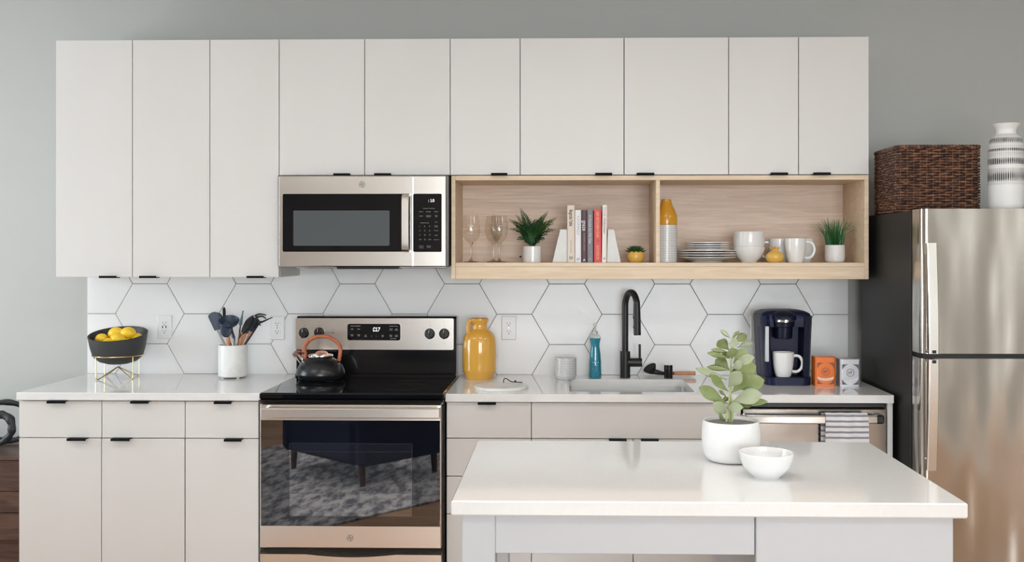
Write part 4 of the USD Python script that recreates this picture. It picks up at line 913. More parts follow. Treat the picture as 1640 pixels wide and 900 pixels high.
# ================================================================== KETTLE
def kettle():
    Y = -.235; x = ax(513.5, Y); s = sc(513, Y); r = 39.8 * s; z0 = ZK + .0004
    t = thing('kettle', 'matte black kettle with an arched copper-coloured wooden handle on the cooktop', 'kettle', (x, Y, z0))
    zt = az(571, Y, 513); H_ = zt - z0
    obj('body', lathe([(0, z0), (r * .84, z0), (r * .90, z0 + H_ * .05), (r * .925, z0 + H_ * .11), (r * .99, z0 + H_ * .19), (r, z0 + H_ * .27), (r * .97, z0 + H_ * .42), (r * .89, z0 + H_ * .60), (r * .76, z0 + H_ * .78), (r * .60, z0 + H_ * .91), (r * .50, z0 + H_ * .97), (r * .47, z0 + H_), (0, z0 + H_)], (x, Y, 0), 64), kettle_m, t)
    rl = 20.6 * s
    ld = obj('lid', lathe([(0, zt + .0002), (rl, zt + .0002), (rl * 1.02, zt + .004), (rl * .99, zt + .009), (rl * .8, zt + .0125), (0, zt + .016)], (x, Y, 0), 48), chrome, t)
    def kp(zx, zy, dy=0): X_, Z_ = at(460 + zx / 6.92, 500 + zy / 6.92, Y + dy); return np.array([X_, Y + dy, Z_])
    obj('lid_handle', tube(curve([kp(310, 478), kp(335, 448), kp(385, 436), kp(430, 446), kp(455, 478)], 5), .0038, 8, 1.6, (0, 1, 0)), mat('copper_lid', (.55, .30, .22), .3, .6), ld)
    hp = curve([kp(192, 520), kp(190, 455), kp(190, 390), kp(235, 320), kp(310, 278), kp(390, 268), kp(470, 280), kp(545, 325), kp(585, 385), kp(588, 455), kp(572, 538)], 6)
    q = np.linspace(0, 1, len(hp)); rad = .0082 + .0058 * np.clip(1 - q / .3, 0, 1) ** 1.0 + .001 * q
    rad = np.where(q < .04, rad * .85, rad)
    obj('handle', tube(hp, rad, 12, 1.0, (0, 1, 0)), kettle_wood, t)
    sp0, sp1 = kp(205, 590, -.01), kp(100, 468, -.035)
    obj('spout', cyl(sp0, sp1, .0155, 20, .0125), chrome, t)
    dv = (sp1 - sp0) / np.linalg.norm(sp1 - sp0)
    obj('spout_cap', cat_([cyl(sp1 - dv * .003, sp1 + dv * .012,   .0145, 18, .0135), tube(curve([sp1 + dv * .008 + [0, 0, .006], sp1 + [.004, 0, .014], sp1 + [.018, 0, .013], kp(185, 460, -.01)], 5), .0042, 8)]), mat('copper_cap', (.30, .14, .11), .35, .3), t)
kettle()

# ================================================================== ON THE RIGHT WORKTOP
def jug():
    Y = -.150; x = ax(768, Y); s = sc(768, Y); r = 27.2 * s; z0 = ZT
    t = thing('jug', 'tall glossy mustard yellow jug with a small neck handle', 'jug', (x, Y, z0)); Z = lambda v: az(v, Y, 768)
    prof = [(0, z0), (21.3 * s, z0), (22 * s, z0 + .003), (23.5 * s, Z(600)), (26.5 * s, Z(594.5)), (27.0 * s, Z(590)), (27.3 * s, Z(565)), (26.9 * s, Z(548)), (25.6 * s, Z(540)), (22.2 * s, Z(533.5)), (17 * s, Z(529)), (13.0 * s, Z(526.5)), (11.8 * s, Z(521)), (12.6 * s, Z(517)), (14.6 * s, Z(513.5)), (14.4 * s, Z(510.5)), (13.6 * s, Z(509.8)), (12.2 * s, Z(511)), (10 * s, Z(520)), (11 * s, Z(530)), (0, Z(540))]
    obj('body', lathe(prof, (x, Y, 0), 64), mustard, t)
    obj('rim_stain', torus((x, Y, Z(510.2)), 13.7 * s, .0014, 48, 8), mat('jug_rim_brown', (.30, .13, .03), .3), t)
    hp = curve([(x - 11.5 * s, Y - .012, Z(513)), (x - 16 * s, Y - .02, Z(515)), (x - 17.5 * s, Y - .025, Z(522)), (x - 16.5 * s, Y - .03, Z(530)), (x - 14.5 * s, Y - .042, Z(536.5))], 6)
    obj('handle', tube(hp, np.linspace(.0095, .011, len(hp)), 12, .75), mustard, t)
jug()
def board():
    Y = -.475; x = ax(803, Y); r = .1165; z1 = ZT + .012
    t = thing('serving_board', 'round white marble board with a dark leather loop', 'serving board', (x, Y, ZT))
    obj('slab', lathe([(0, ZT), (r - .0015, ZT), (r, ZT + .002), (r, z1 - .002), (r - .002, z1), (0, z1)], (x, Y, 0), 72), marble, t)
    Yt = -.43
    def bp(zx, zy): X_, Z_ = at(800 + zx / 20, 590 + zy / 20, Yt); return np.array([X_, Yt, max(Z_, z1 + .0018)])
    p = curve([bp(125, 455), bp(150, 335), bp(235, 335), bp(330, 400), bp(420, 430), bp(560, 440), bp(735, 450)], 6)
    obj('leather_loop', tube(p, .0022, 8, 2.0, (0, 0, 1)), leather, t); obj('knot', ell(bp(505, 418) + [0, 0, .002], (.005, .005, .004)), leather, t)
board()
def cup():
    Y = -.155; x = ax(906, Y); s = sc(906, Y); r = 17.2 * s; z0 = ZT; zt = az(572.5, Y)
    obj('ceramic_cup', lathe([(0, z0), (r * .84, z0), (r * .86, z0 + .004), (r * .96, z0 + .010), (r, z0 + .018), (r, zt - .002), (r * .98, zt), (r * .93, zt), (r * .92, zt - .01), (r * .9, z0 + .01), (0, z0 + .008)], (x, Y, 0), 56), grid_m, label='small white cup with a fine black grid pattern by the sink', cat='cup')
cup()
def soap():
    Y = -.118; x = ax(953, Y); s = sc(953, Y); z0 = ZT; Z = lambda zy: az(510 + zy / 9, Y, 953); R = lambda w: w / 18 * s
    t = thing('soap_bottle', 'hourglass pump bottle of teal dish soap by the faucet', 'bottle', (x, Y, z0))
    o = [(R(176), z0 + .001), (R(184), z0 + .004), (R(184), Z(760)), (R(176), Z(620)), (R(158), Z(500)), (R(136), Z(425)), (R(132), Z(385)), (R(148), Z(330)), (R(174), Z(280))]
    obj('soap', lathe([(0, z0 + .001)] + [(r * .985, z) for r, z in o] + [(0, Z(280))], (x, Y, 0), 40), soap_m, t)
    obj('bottle', lathe([(0, z0), (R(176), z0)] + o + [(R(174), Z(265)), (R(150), Z(240)), (R(110), Z(222)), (R(80), Z(216))], (x, Y, 0), 40), thin_glass, t)
    obj('collar', lathe([(0, Z(222)), (R(84), Z(222)), (R(84), Z(186)), (R(60), Z(182)), (0, Z(182))], (x, Y, 0), 24), mat('clear_collar', (.70, .70, .70), .2, transmission_weight=.5), t)
    pump = [cyl((x, Y, Z(184)), (x, Y, Z(95)), .0042, 14), bx(x - .009, x + .009, Y - .03, Y + .008, Z(104), Z(72), .003)]
    obj('pump', cat_(pump), mat('clear_pump', (.74, .74, .74), .2, transmission_weight=.4), t, smooth=False)
    tx = [text('method', .0075, x, Z(622), Y - R(176) - .0004, width=R(176) * 1.1, bold=True), text('dish + hand soap', .004, x, Z(664), Y - R(178) - .0004, width=R(176) * 1.1)]
    for zy, w in ((700, .8), (716, 1.0), (745, .6), (775, 1.0), (805, .8)): tx.append(text('sea minerals' if zy < 760 else 'naturally derived', .003, x, Z(zy), Y - R(183) - .0004, width=R(176) * w))
    obj('label_lettering', cat_(tx), mat('label_print', (.16, .42, .55), .5), t, smooth=False, kind='stuff')
soap()
def faucet():
    Y = -.10; x = ax(1001.3, Y); s = sc(1001, Y); Z = lambda v: az(v, Y, 1001)
    t = thing('faucet', 'matte black gooseneck kitchen faucet with a side lever', 'faucet', (x, Y, ZT)); r = 8.1 * s
    obj('base', lathe([(0, ZT), (r * 1.0, ZT), (r * 1.0, Z(563.2)), (r * .97, Z(562.6)), (0, Z(562.6))], (x, Y, 0), 36), black_metal, t)
    rt = 5.1 * s; xh = ax(1020.3, Y - .10); Yh = Y - .105
    zt = Z(462.5) - rt
    xm = (x + xh) / 2; pts = [(x, Y, Z(563)), (x, Y, Z(520)), (x, Y, Z(488))]; R = (Z(488) - zt) * -1
    hd = math.hypot(xh - x, Yh - Y); ux, uy = (xh - x) / hd, (Yh - Y) / hd
    zc = Z(491); rh = zt - zc
    for k in range(1, 15):
        a = math.pi - math.pi * k / 15 * .94; pts.append((x + ux * hd / 2 * (1 + math.cos(a)) , Y + uy * hd / 2 * (1 + math.cos(a)), zc + rh * math.sin(a)))
    pts[2] = (x, Y, zc - .004)
    obj('gooseneck', tube(np.array(pts), rt, 16), black_metal, t)
    e = np.array(pts[-1]); e2 = np.array([ax(1020.5, Yh), Yh - .006, az(536.5, Yh)])
    d = (e2 - e); hd_ = obj('spray_head', tube([e - d * .02, e + d * .12, e + d * .3, e2 - d * .04, e2], [rt * 1.0, rt * 1.04, rt * 1.1, rt * 1.15, rt * 1.08], 18), black_metal, t)
    obj('spray_button', cat_([ell(e + d * q + [-rt * 1.08, -.002, 0], (.0025, .004, .008), 2) for q in (.45, .75)]), black_plastic, hd_)
    obj('lever_hub', cyl((x, Y, Z(580.3)), (ax(1027.3, Y), Y, Z(580.3)), 7.0 * s, 28), black_metal, t)
    xl = ax(1024.6, Y); obj('lever', tube([(xl, Y, Z(580)), (xl, Y, Z(551.2))], 1.9 * s, 12), black_metal, t)
    obj('hub_cap', cyl((ax(1027.2, Y), Y, Z(580.3)), (ax(1028.0, Y), Y, Z(580.3)), 6.4 * s, 28), black_plastic, t)
faucet()
def brush():
    Y = -.075; s = sc(1070, Y)
    def P(zx, zy, dy=0): X_, Z_ = at(860 + zx / 6.308, 560 + zy / 6.308, Y + dy); return np.array([X_, Y + dy, Z_])
    b0 = P(1130, 265); t = thing('dish_brush', 'dish brush with black bristles and a wooden handle behind the faucet', 'brush', (b0[0], Y, ZT))
    ctr = P(1140, 182); ax_ = np.array([-.52, -.25, .82]); ax_ /= np.linalg.norm(ax_)
    hd = lathe([(0, -.030), (.010, -.030), (.017, -.024), (.030, -.006), (.0325, .002), (.031, .004), (0, .006)], n=32)
    def orient(m, axis, c):
        z = np.array([0, 0, 1.0]); T = trimesh.geometry.align_vectors(z, axis); m = m.copy(); m.apply_transform(T); m.apply_translation(c); return m
    obj('bristles', orient(hd, ax_, ctr), bristle, t)
    obj('brush_neck', tube(curve([ctr - ax_ * .022, P(1200, 225), P(1280, 240), P(1390, 240)], 5), np.interp(np.arange(16), [0, 5, 10, 15], [.013, .0125, .008, .0075]), 12), black_sil, t)
    obj('handle', tube([P(1385, 238), P(1480, 238), P(1600, 238)], [.0085, .0092, .0092], 14), handle_wood, t)
brush()
xg, sg = ax(1070.5, -.118), sc(1070, -.118); zg = az(584, -.118)
obj('air_gap', lathe([(0, ZT), (6.9 * sg, ZT), (6.9 * sg, zg - .002), (6.5 * sg, zg), (0, zg)], (xg, -.118, 0), 32), mat('gloss_black', (.008, .008, .009), .12), label='small glossy black air gap cap right of the faucet', cat='cap')
# coffee maker
def coffee():
    YF, YBk = -.375, -.105; xc = ax(1259, -.30); zb = ZT
    s = sc(1259, -.33); Z = lambda v: az(v, -.33, 1259)
    t = thing('coffee_maker', 'navy single-serve coffee maker with a white mug in its bay', 'coffee maker', (xc, -.24, ZT))
    def slab(w0, w1, y0, y1, z0, z1, r=.03, front=None, n=8):
        a = rrect(-w0, y0, w0, y1, r, n); b = rrect(-w1, y0, w1, y1, r, n)
        A = np.array(a.exterior.coords)[:-1]; B = np.array(b.exterior.coords)[:-1]
        return loft([np.c_[A[:, 0] + xc, A[:, 1], np.full(len(A), z0)], np.c_[B[:, 0] + xc, B[:, 1], np.full(len(B), z1)]])
    wb, wt = 37.0 * s, 41.5 * s
    zt = Z(506); ztray = Z(603.5); zcav = Z(545)
    obj('base_tray', slab(wb, wb * 1.005, YF, YBk, ZT, ztray, .045), navy_gloss, t, smooth=40)
    obj('drip_grate', slab(wb * .6, wb * .6, YF + .02, YF + .12, ztray - .001, ztray + .001, .03), navy_dark, t, smooth=40)
    obj('back_column', slab(wb * 1.0, wt, YF + .125, YBk, ztray, zt, .02), navy_gloss, t, smooth=40)
    for sg_, wi in ((-1, .66), (1, .60)):
        p = [(xc + sg_ * wb * wi, YF + .130), (xc + sg_ * wb * (wi + .06), YF + .04), (xc + sg_ * wb * .86, YF + .03), (xc + sg_ * wb * .995, YF + .06), (xc + sg_ * wb * .998, YF + .130)]
        q = [(xc + (a - xc) * wt / wb, b) for a, b in p]
        A, B = np.array(p), np.array(q)
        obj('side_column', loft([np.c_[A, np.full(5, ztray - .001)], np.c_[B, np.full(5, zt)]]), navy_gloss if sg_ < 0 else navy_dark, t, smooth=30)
    # reservoir window on the left column
    xw0, xw1 = ax(1226, YF + .03), ax(1231.5, YF + .03)
    m = bx(xw0, xw1, YF + .026, YF + .05, az(578.5, YF + .03), az(522, YF + .03), .002)
    obj('water_window', m, mat('water_window', (.50, .51, .52), .25), t, smooth=False)
    # head with rounded lid
    hz0 = Z(541); hw = 18.5 * s
    xh = xc - 5.5 * s
    obj('brew_head', loft([np.c_[xh + hw * q * np.cos(a_), YF + .075 + .075 * q * np.sin(a_), np.full(40, z)] for q, z in ((.72, hz0 - .004), (.80, hz0), (.84, Z(524)), (.98, Z(523)), (1.0, Z(515)), (1.0, Z(511))) for a_ in [np.arange(40) * 2 * math.pi / 40]]), navy_dark, t, smooth=40)
    obj('steel_band', loft([np.c_[xh + hw * q * np.cos(a_), YF + .073 + .075 * q * np.sin(a_), np.full(40, z)] for q, z in ((1.0, Z(515.3)), (1.04, Z(515)), (1.04, Z(511.5)), (1.0, Z(511.2))) for a_ in [np.arange(40) * 2 * math.pi / 40]]), chrome, t, smooth=40)
    dome = []
    for q, z in ((1.0, Z(524)), (1.015, Z(515)), (1.01, Z(508)), (.95, Z(502.5)), (.78, Z(499)), (.5, Z(497.5)), (.1, Z(497.2))):
        A = np.array(rrect(-wt, YF + .05, wt, YBk, .035, 8).exterior.coords)[:-1]; cy = (YF + .05 + YBk) / 2
        dome.append(np.c_[A[:, 0] * q + xc, (A[:, 1] - cy) * q + cy, np.full(len(A), z)])
    obj('top_housing', loft(dome), navy_gloss, t, smooth=50)
    lid = []
    for q, z in ((1.0, Z(511.5)), (1.0, Z(509)), (.97, Z(505)), (.85, Z(501.5)), (.5, Z(498.5)), (.05, Z(497.6))):
        A = np.array(rrect(-hw * 1.02, YF - .002, hw * 1.02, YF + .17, hw * .8, 10).exterior.coords)[:-1]; cy = YF + .10
        lid.append(np.c_[A[:, 0] * q + xh, (A[:, 1] - cy) * q + cy, np.full(len(A), z)])
    obj('lid', loft(lid), navy_dark, t, smooth=50)
    for u in (1276, 1284):
        obj('button', ell((ax(u, YF + .09), YF + .085, Z(502)), (.008, .008, .004), 2), black_plastic, t)
    cc = curve([(xc + wb * .95, YBk + .0, ZT + .03), (xc + wb * 1.1, -.07, ZT + .02), (xc + wb * 1.2, -.05, ZT + .004), (xc + wb * 1.3, -.03, ZT + .004)], 5)
    obj('power_cord', tube(cc, .0035, 8), black_plastic, t)
    m = copy_of(ms, (ax(1254.3, YF + .055), YF + .055, ztray + .0012), 0.0, 'white mug standing in the bay of the navy coffee maker')
coffee()
# tea tins
def tin(u0, u1, v0, v1, Y, m_, pm, bm, label, lidm):
    x0, x1 = ax(u0, Y), ax(u1, Y); z0 = ZT; z1 = az(v0, Y, u0); w = x1 - x0; h = z1 - z0; xc = (x0 + x1) / 2; r = .009
    t = thing('tea_tin', label, 'tin', (xc, Y + .035, ZT))
    obj('body', ext_z(rrect(x0 + .0008, Y + .0008, x1 - .0008, Y + .072, r), z0, z0 + h * .845), m_, t, smooth=30)
    obj('lid', cat_([ext_z(rrect(x0, Y, x1, Y + .073, r), z0 + h * .845, z1 - .003), loft([np.c_[np.array(rrect(x0 + a, Y + a, x1 - a, Y + .073 - a, r - a).exterior.coords)[:-1], np.full(len(np.array(rrect(x0 + a, Y + a, x1 - a, Y + .073 - a, r - a).exterior.coords)) - 1, z)] for a, z in ((0, z1 - .003), (.0015, z1 - .0008), (.004, z1))])]), lidm, t, smooth=30)
    yp = Y + .0004; zz = z0 + h * .44; a = w * .40; b = h * .36
    fr_ = sbox(xc - a, zz - b, xc + a, zz + b).difference(affinity.scale(Point(xc, zz).buffer(1, quad_segs=16), a * 1.10, b * 1.02))
    zz2 = z0 + h * .44
    obj('corner_ornament', ext_y(fr_, yp - .0003, yp + .001), pm, t, smooth=False)
    zc_ = z0 + h * .50
    ringr = w * .19
    obj('emblem_ring', ext_y(Point(xc, zc_).buffer(ringr).difference(Point(xc, zc_).buffer(ringr * .86)), yp - .0003, yp + .001), pm, t, smooth=False)
    obj('emblem_letters', text('HT', h * .10, xc, zc_, yp, width=w * .2, bold=True), print_dark, t, smooth=False)
    ban = Polygon([(xc - a * .95, zz - b * .30), (xc - a * .5, zz - b * .42), (xc, zz - b * .46), (xc + a * .5, zz - b * .42), (xc + a * .95, zz - b * .30), (xc + a * .88, zz - b * .56), (xc + a * .5, zz - b * .66), (xc, zz - b * .70), (xc - a * .5, zz - b * .66), (xc - a * .88, zz - b * .56)])
    obj('banner', ext_y(ban, yp - .0004, yp + .001), bm, t, smooth=False)
tin(1305.3, 1339.5, 571.3, 617, -.395, orange_tin, orange_dark, mat('tin_banner', (.74, .56, .45), .4), 'orange tea tin with a round emblem beside the coffee maker', orange_tin)
tin(1345.3, 1378.5, 574.5, 619, -.405, silver_tin, mat('silver_tin_print', (.10, .10, .12), .4), mat('silver_banner', (.66, .66, .69), .4), 'silver tea tin with a round emblem nearest the fridge', silver_tin)
# towel on the dishwasher handle
def towel():
    YH = YB - .058; x0, x1 = ax(1323, YH - .015), ax(1389.5, YH - .015); zt = az(663, YH, 1355); n = 26
    t = thing('dish_towel', 'grey and white striped dish towel hung over the dishwasher handle', 'towel', ((x0 + x1) / 2, YH, zt))
    def sheet(x0, x1, path, flare, ph):
        """path: (y, z) down one side of the bar"""
        F_, B_ = [], []; th = .0016
        rows = []
        for i, (y, z) in enumerate(path):
            q = i / (len(path) - 1); row = []
            for k in range(n + 1):
                e = k / n; xx = x0 + (x1 - x0) * e + flare * q * (e - .3)
                yy = y + .004 * q * math.sin(e * 9 + ph) + .002 * math.sin(e * 21 + ph)
                row.append((xx, yy, z - .0016 * math.sin(e * math.pi) * (i > 2)))
            rows.append(row)
        V = np.array(rows); m, k = V.shape[:2]
        N = np.gradient(V, axis=0); W = np.gradient(V, axis=1); nn = np.cross(W, N); nn /= np.linalg.norm(nn, axis=2, keepdims=True)
        rings = [np.vstack([V[i] + nn[i] * th, (V[i] - nn[i] * th)[::-1]]) for i in range(m)]
        return loft(rings)
    yb = YB - .030
    front = [(YH + .012, zt - .0), (YH + .004, zt + .0035), (YH - .006, zt + .002), (YH - .016, zt - .006), (YH - .0185, zt - .02)] + [(YH - .019 + .0005 * i, zt - .02 - .0185 * i) for i in range(1, 12)]
    obj('front_fold', sheet(x0, x1, front, .018, .0), towel_m, t, smooth=60)
    back = [(YH + .012, zt), (YH + .0165, zt - .006), (YH + .0185, zt - .02)] + [(YH + .0188, zt - .02 - .0185 * i) for i in range(1, 11)]
    obj('back_fold', sheet(x0 - .012, x1 - .012, back, .0, 1.0), towel_m, t, smooth=60)
towel()
# outlets on the tiles
def outlet(u, v, usb, label):
    Y = -.0012; x, z = at(u, v, Y); w, h = .0355, .0575
    t = thing('wall_outlet', label, 'outlet', (x, Y, z - h))
    A = rrect(x - w, z - h, x + w, z + h, .004); B = rrect(x - w + .004, z - h + .004, x + w - .004, z + h - .004, .003)
    a, b = np.array(A.exterior.coords)[:-1], np.array(B.exterior.coords)[:-1]
    obj('cover_plate', loft([np.c_[a[:, 0], np.full(len(a), Y), a[:, 1]], np.c_[a[:, 0], np.full(len(a), Y - .002), a[:, 1]], np.c_[b[:, 0], np.full(len(a), Y - .0055), b[:, 1]]]), outlet_m, t, smooth=False)
    y0 = Y - .0055
    if usb:
        obj('receptacle', ext_y(rrect(x - .0165, z - .0335, x + .0165, z + .0335, .002), y0 - .0015, y0 + .001), outlet_m, t, smooth=False); y0 -= .0015
        sl = []
        for zz in (.021, -.017):
            sl += [bx(x - .0075, x - .0055, y0 - .0002, y0 + .001, z + zz - .004, z + zz + .004, 0), bx(x + .0055, x + .0075, y0 - .0002, y0 + .001, z + zz - .0035, z + zz + .0035, 0), cyl((x, y0 - .0002, z + zz - .010), (x, y0 + .001, z + zz - .010), .0025, 12)]
        sl += [bx(x - .0105, x - .0055, y0 - .0002, y0 + .001, z - .006, z + .007, .0005), bx(x + .0055, x + .0105, y0 - .0002, y0 + .001, z - .006, z + .007, .0005)]
        obj('slots', cat_(sl), slot_m, t, smooth=False, kind='stuff')
    else:
        for zz in (.0195, -.0195):
            g = Point(x, z + zz).buffer(.0172).intersection(sbox(x - .02, z + zz - .0143, x + .02, z + zz + .0143))
            rc = obj('receptacle', ext_y(g, y0 - .0018, y0 + .001), outlet_m, t, smooth=False); y1 = y0 - .0018
            for dx_, hh in ((-.0065, .0040), (.0065, .0034)): obj('slot', bx(x + dx_ - .001, x + dx_ + .001, y1 - .0002, y1 + .001, z + zz + .003 - hh, z + zz + .003 + hh, 0), slot_m, rc, smooth=False)
            obj('ground_hole', cyl((x, y1 - .0002, z + zz - .0075), (x, y1 + .001, z + zz - .0075), .0025, 12), slot_m, rc)
        obj('screw', cyl((x, y0 - .0006, z), (x, y0 + .001, z), .0028, 12), chrome, t)
outlet(264, 523.5, True, 'white outlet with two charging ports beside the lemon bowl')
outlet(444.5, 525, False, 'white duplex outlet between the utensil crock and the oven')
outlet(815, 525, False, 'white duplex outlet right of the mustard jug')
outlet(1213.5, 524, False, 'white outlet mostly hidden behind the coffee maker')

# ================================================================== ON THE FRIDGE
def basket():
    YF, YK = -.62, -.29; x0 = FX0 + .004; x1 = ax(1573.5, YF); z0 = FZ - .004; zt = az(231.5, YF, 1500)
    t = thing('wicker_basket', 'dark brown woven wicker basket on top of the fridge', 'basket', ((x0 + x1) / 2, (YF + YK) / 2, z0)); r = .022
    def per(inset, n):
        g = rrect(x0 + inset, YF + inset, x1 - inset, YK - inset, r, 6).exterior; L = g.length
        P = np.array([g.interpolate(L * k / n).coords[0] for k in range(n)]); nx = np.roll(P, -1, 0) - np.roll(P, 1, 0); nx /= np.linalg.norm(nx, axis=1, keepdims=True)
        return P, np.c_[nx[:, 1], -nx[:, 0]], L
    h = zt - z0
    obj('liner', cat_([ext_z(rrect(x0 + .007, YF + .007, x1 - .007, YK - .007, r - .004).difference(rrect(x0 + .010, YF + .010, x1 - .010, YK - .010, r - .007)), z0 + .004, zt - .006), ext_z(rrect(x0 + .007, YF + .007, x1 - .007, YK - .007, r - .004), z0 + .001, z0 + .005)]), wicker_dark, t, smooth=False)
    n = 288; P, N, L = per(.0055, n); ns = 48; rows = 25; out = []; rr = random.Random(2)
    ccw = 1.0
    if ((P.mean(0) - P[0]) @ N[0]) > 0: N = -N
    for k in range(rows):
        z = z0 + .008 + (h - .022) * k / (rows - 1); ph = k * math.pi
        a = np.sin(np.arange(n) / n * ns * math.pi + ph); jit = np.interp(np.arange(n), np.linspace(0, n, 37), [rr.uniform(-.0012, .0012) for _ in range(37)])
        p = np.c_[P + N * (a * .0042)[:, None], z + jit + .0012 * np.sin(np.arange(n) / n * ns * .5 * math.pi + k)]
        out.append(tube(p, .0052 * (1 + .15 * np.array([rr.uniform(-1, 1) for _ in range(n)])), 6, .75, (0, 0, 1), closed=True))
    obj('weave', cat_(out), wicker, t, smooth=True, kind='stuff')
    st = []
    for k in range(ns):
        i = int((k + .5) * n / ns) % n; st.append(tube([(P[i][0], P[i][1], z0 + .004), (P[i][0], P[i][1], zt - .008)], .003, 6))
    obj('stakes', cat_(st), wicker, t, smooth=True, kind='stuff')
    for k in range(2):
        ang = np.arange(n) / n * 2 * math.pi * 44 + k * math.pi; p = np.c_[P + N * (.0036 * np.cos(ang))[:, None], zt - .008 + .0036 * np.sin(ang)]
        obj('rim_braid', tube(p, .0052, 7, 1, (0, 0, 1), closed=True), wicker, t, smooth=True)
basket()
def bigvase():
    Y = -.70; x = ax(1611, Y); s = sc(1611, Y); z0 = FZ - .004; Z = lambda zy: az(180 + zy / 5.457, Y, 1611)
    k = (Z(100) - z0); S = lambda w: w / 2 / 5.457 * s
    obj('textured_vase', lathe([(0, z0), (S(275), z0), (S(305), z0 + .008), (S(322), z0 + .03), (S(324), Z(640)), (S(320), Z(470)), (S(312), Z(330)), (S(300), Z(262)), (S(270), Z(222)), (S(220), Z(205)), (S(182), Z(190)), (S(178), Z(165)), (S(200), Z(138)), (S(246), Z(110)), (S(248), Z(103)), (S(240), Z(101)), (S(190), Z(125)), (S(160), Z(165)), (S(170), Z(200)), (0, Z(230))], (x, Y, 0), 72), vase_m, label='tall white vase with bands of dark ticks on the fridge', cat='vase')
bigvase()

# ================================================================== ON THE ISLAND
def jade():
    Y = -1.985; x = ax(1170.5, Y); s = sc(1170, Y); z0 = ZT; zt = az(673, Y, 1170); h = zt - z0
    t = thing('potted_jade_plant', 'pale green jade plant in a white pot on the island', 'plant', (x, Y, z0)); S = lambda w: w / 2 * s
    n = 64; a = np.arange(n) * 2 * math.pi / n; rings = []
    for w, q in ((52, 0), (66, .015), (78, .07), (87, .2), (92, .4), (93.5, .58), (92.5, .8), (90.5, .97), (89, 1.0), (84, 1.0), (82, .9), (84, .78)):
        fac = 1 + (.006 * np.sign(np.sin(a * 6 + 3 * q)) if .1 < q < .9 and w > 86 else 0)
        rings.append(np.c_[x + S(w) * fac * np.cos(a), Y + S(w) * fac * np.sin(a), np.full(n, z0 + h * q)])
    obj('pot', loft(rings), mat('white_stone_pot', (.80, .80, .79), .5, bump=((40, 40, 30), .4, .005)), t, smooth=40)
    obj('soil', lathe([(0, zt - .016), (S(81), zt - .016), (S(81), zt - .008), (S(40), zt - .006), (0, zt - .005)], (x, Y, 0)), grey_soil, t)
    def P(zx, zy, dy=0):
        X_, Z_ = at(1110 + zx / 5.623, 520 + zy / 5.623, Y + dy); return np.array([X_, Y + dy, Z_])
    stem = curve([P(335, 880), P(330, 760), P(335, 640), P(338, 520), P(340, 400), P(345, 260), P(352, 130)], 6)
    obj('stem', tube(stem, np.linspace(.0046, .0020, len(stem)), 10), jade_stem, t)
    obj('stem', tube(curve([P(300, 870, -.02), P(303, 800, -.018), P(318, 700, -.008), P(333, 620, 0)], 5), np.linspace(.003, .0022, 16), 8), jade_stem, t)
    obj('stem', tube(curve([P(352, 870, -.02), P(356, 790, -.016), P(350, 700, -.008), P(338, 600, 0)], 5), np.linspace(.003, .0022, 16), 8), jade_stem, t)
    L = [(340, 122, 248, 46, 34, .01, 0), (350, 125, 412, 60, 26, .03, 1), (375, 150, 482, 92, 62, .02, 2), (318, 168, 408, 166, 74, -.045, 0), (395, 205, 535, 165, 48, .05, 0), (322, 225, 222, 148, 86, .03, 2), (322, 250, 162, 224, 34, .01, 1),
         (352, 305, 352, 208, 84, -.04, 1), (322, 302, 130, 254, 46, -.02, 1), (362, 345, 492, 226, 88, -.01, 1), (362, 352, 552, 292, 70, -.03, 0), (324, 402, 204, 312, 88, .035, 2), (372, 425, 565, 372, 118, .03, 1), (335, 410, 124, 380, 44, .0, 1), (352, 390, 448, 346, 66, -.05, 0),
         (302, 492, 24, 392, 58, -.02, 0), (316, 600, 158, 452, 66, -.03, 1), (318, 560, 432, 426, 96, -.055, 0), (352, 612, 492, 452, 82, -.03, 1), (392, 582, 640, 498, 122, .0, 1), (356, 692, 622, 626, 112, -.03, 0), (386, 722, 672, 692, 56, .0, 1),
         (288, 700, 54, 562, 92, -.03, 1), (292, 742, 172, 642, 62, -.01, 0), (300, 800, 182, 702, 84, -.035, 0), (298, 748, 452, 748, 68, -.06, 0), (400, 724, 534, 724, 46, -.03, 2), (292, 642, 238, 588, 26, -.02, 1), (284, 868, 238, 802, 36, -.04, 1), (330, 300, 268, 258, 50, .04, 2), (345, 460, 420, 400, 60, .05, 2), (330, 660, 262, 690, 50, .04, 2)]
    rr = random.Random(4)
    for bx_, by_, tx_, ty_, w, dy, mi in L:
        b = P(bx_, by_, dy * .25); e = P(tx_, ty_, dy)
        horiz = abs(tx_ - bx_) > abs(ty_ - by_)
        nrm = np.array([rr.uniform(-.25, .25), -1.0, rr.uniform(.25, .75)])
        obj('leaf', leaf(b, e, w / 5.623 * s * 1.33, nrm, rr.uniform(-.07, .05), .0042, 13, .62, rr.uniform(.06, .2)), jade_m[mi], t)
jade()
def bowl():
    Y = -2.19; x = ax(1227.3, Y); s = sc(1227, Y); r = 44.2 * s; z0 = ZT; h = az(723.5, Y, 1227) - z0
    obj('serving_bowl', lathe([(0, z0 + .002), (r * .42, z0 + .002), (r * .44, z0), (r * .50, z0), (r * .54, z0 + h * .07), (r * .72, z0 + h * .24), (r * .88, z0 + h * .48), (r * .965, z0 + h * .75), (r, z0 + h * .97), (r * .99, z0 + h), (r * .965, z0 + h), (r * .94, z0 + h * .78), (r * .85, z0 + h * .5), (r * .68, z0 + h * .28), (r * .45, z0 + h * .14), (0, z0 + h * .10)], (x, Y, 0), 72), white_ceramic, label='empty white bowl on the island in front of the jade plant', cat='bowl')
bowl()

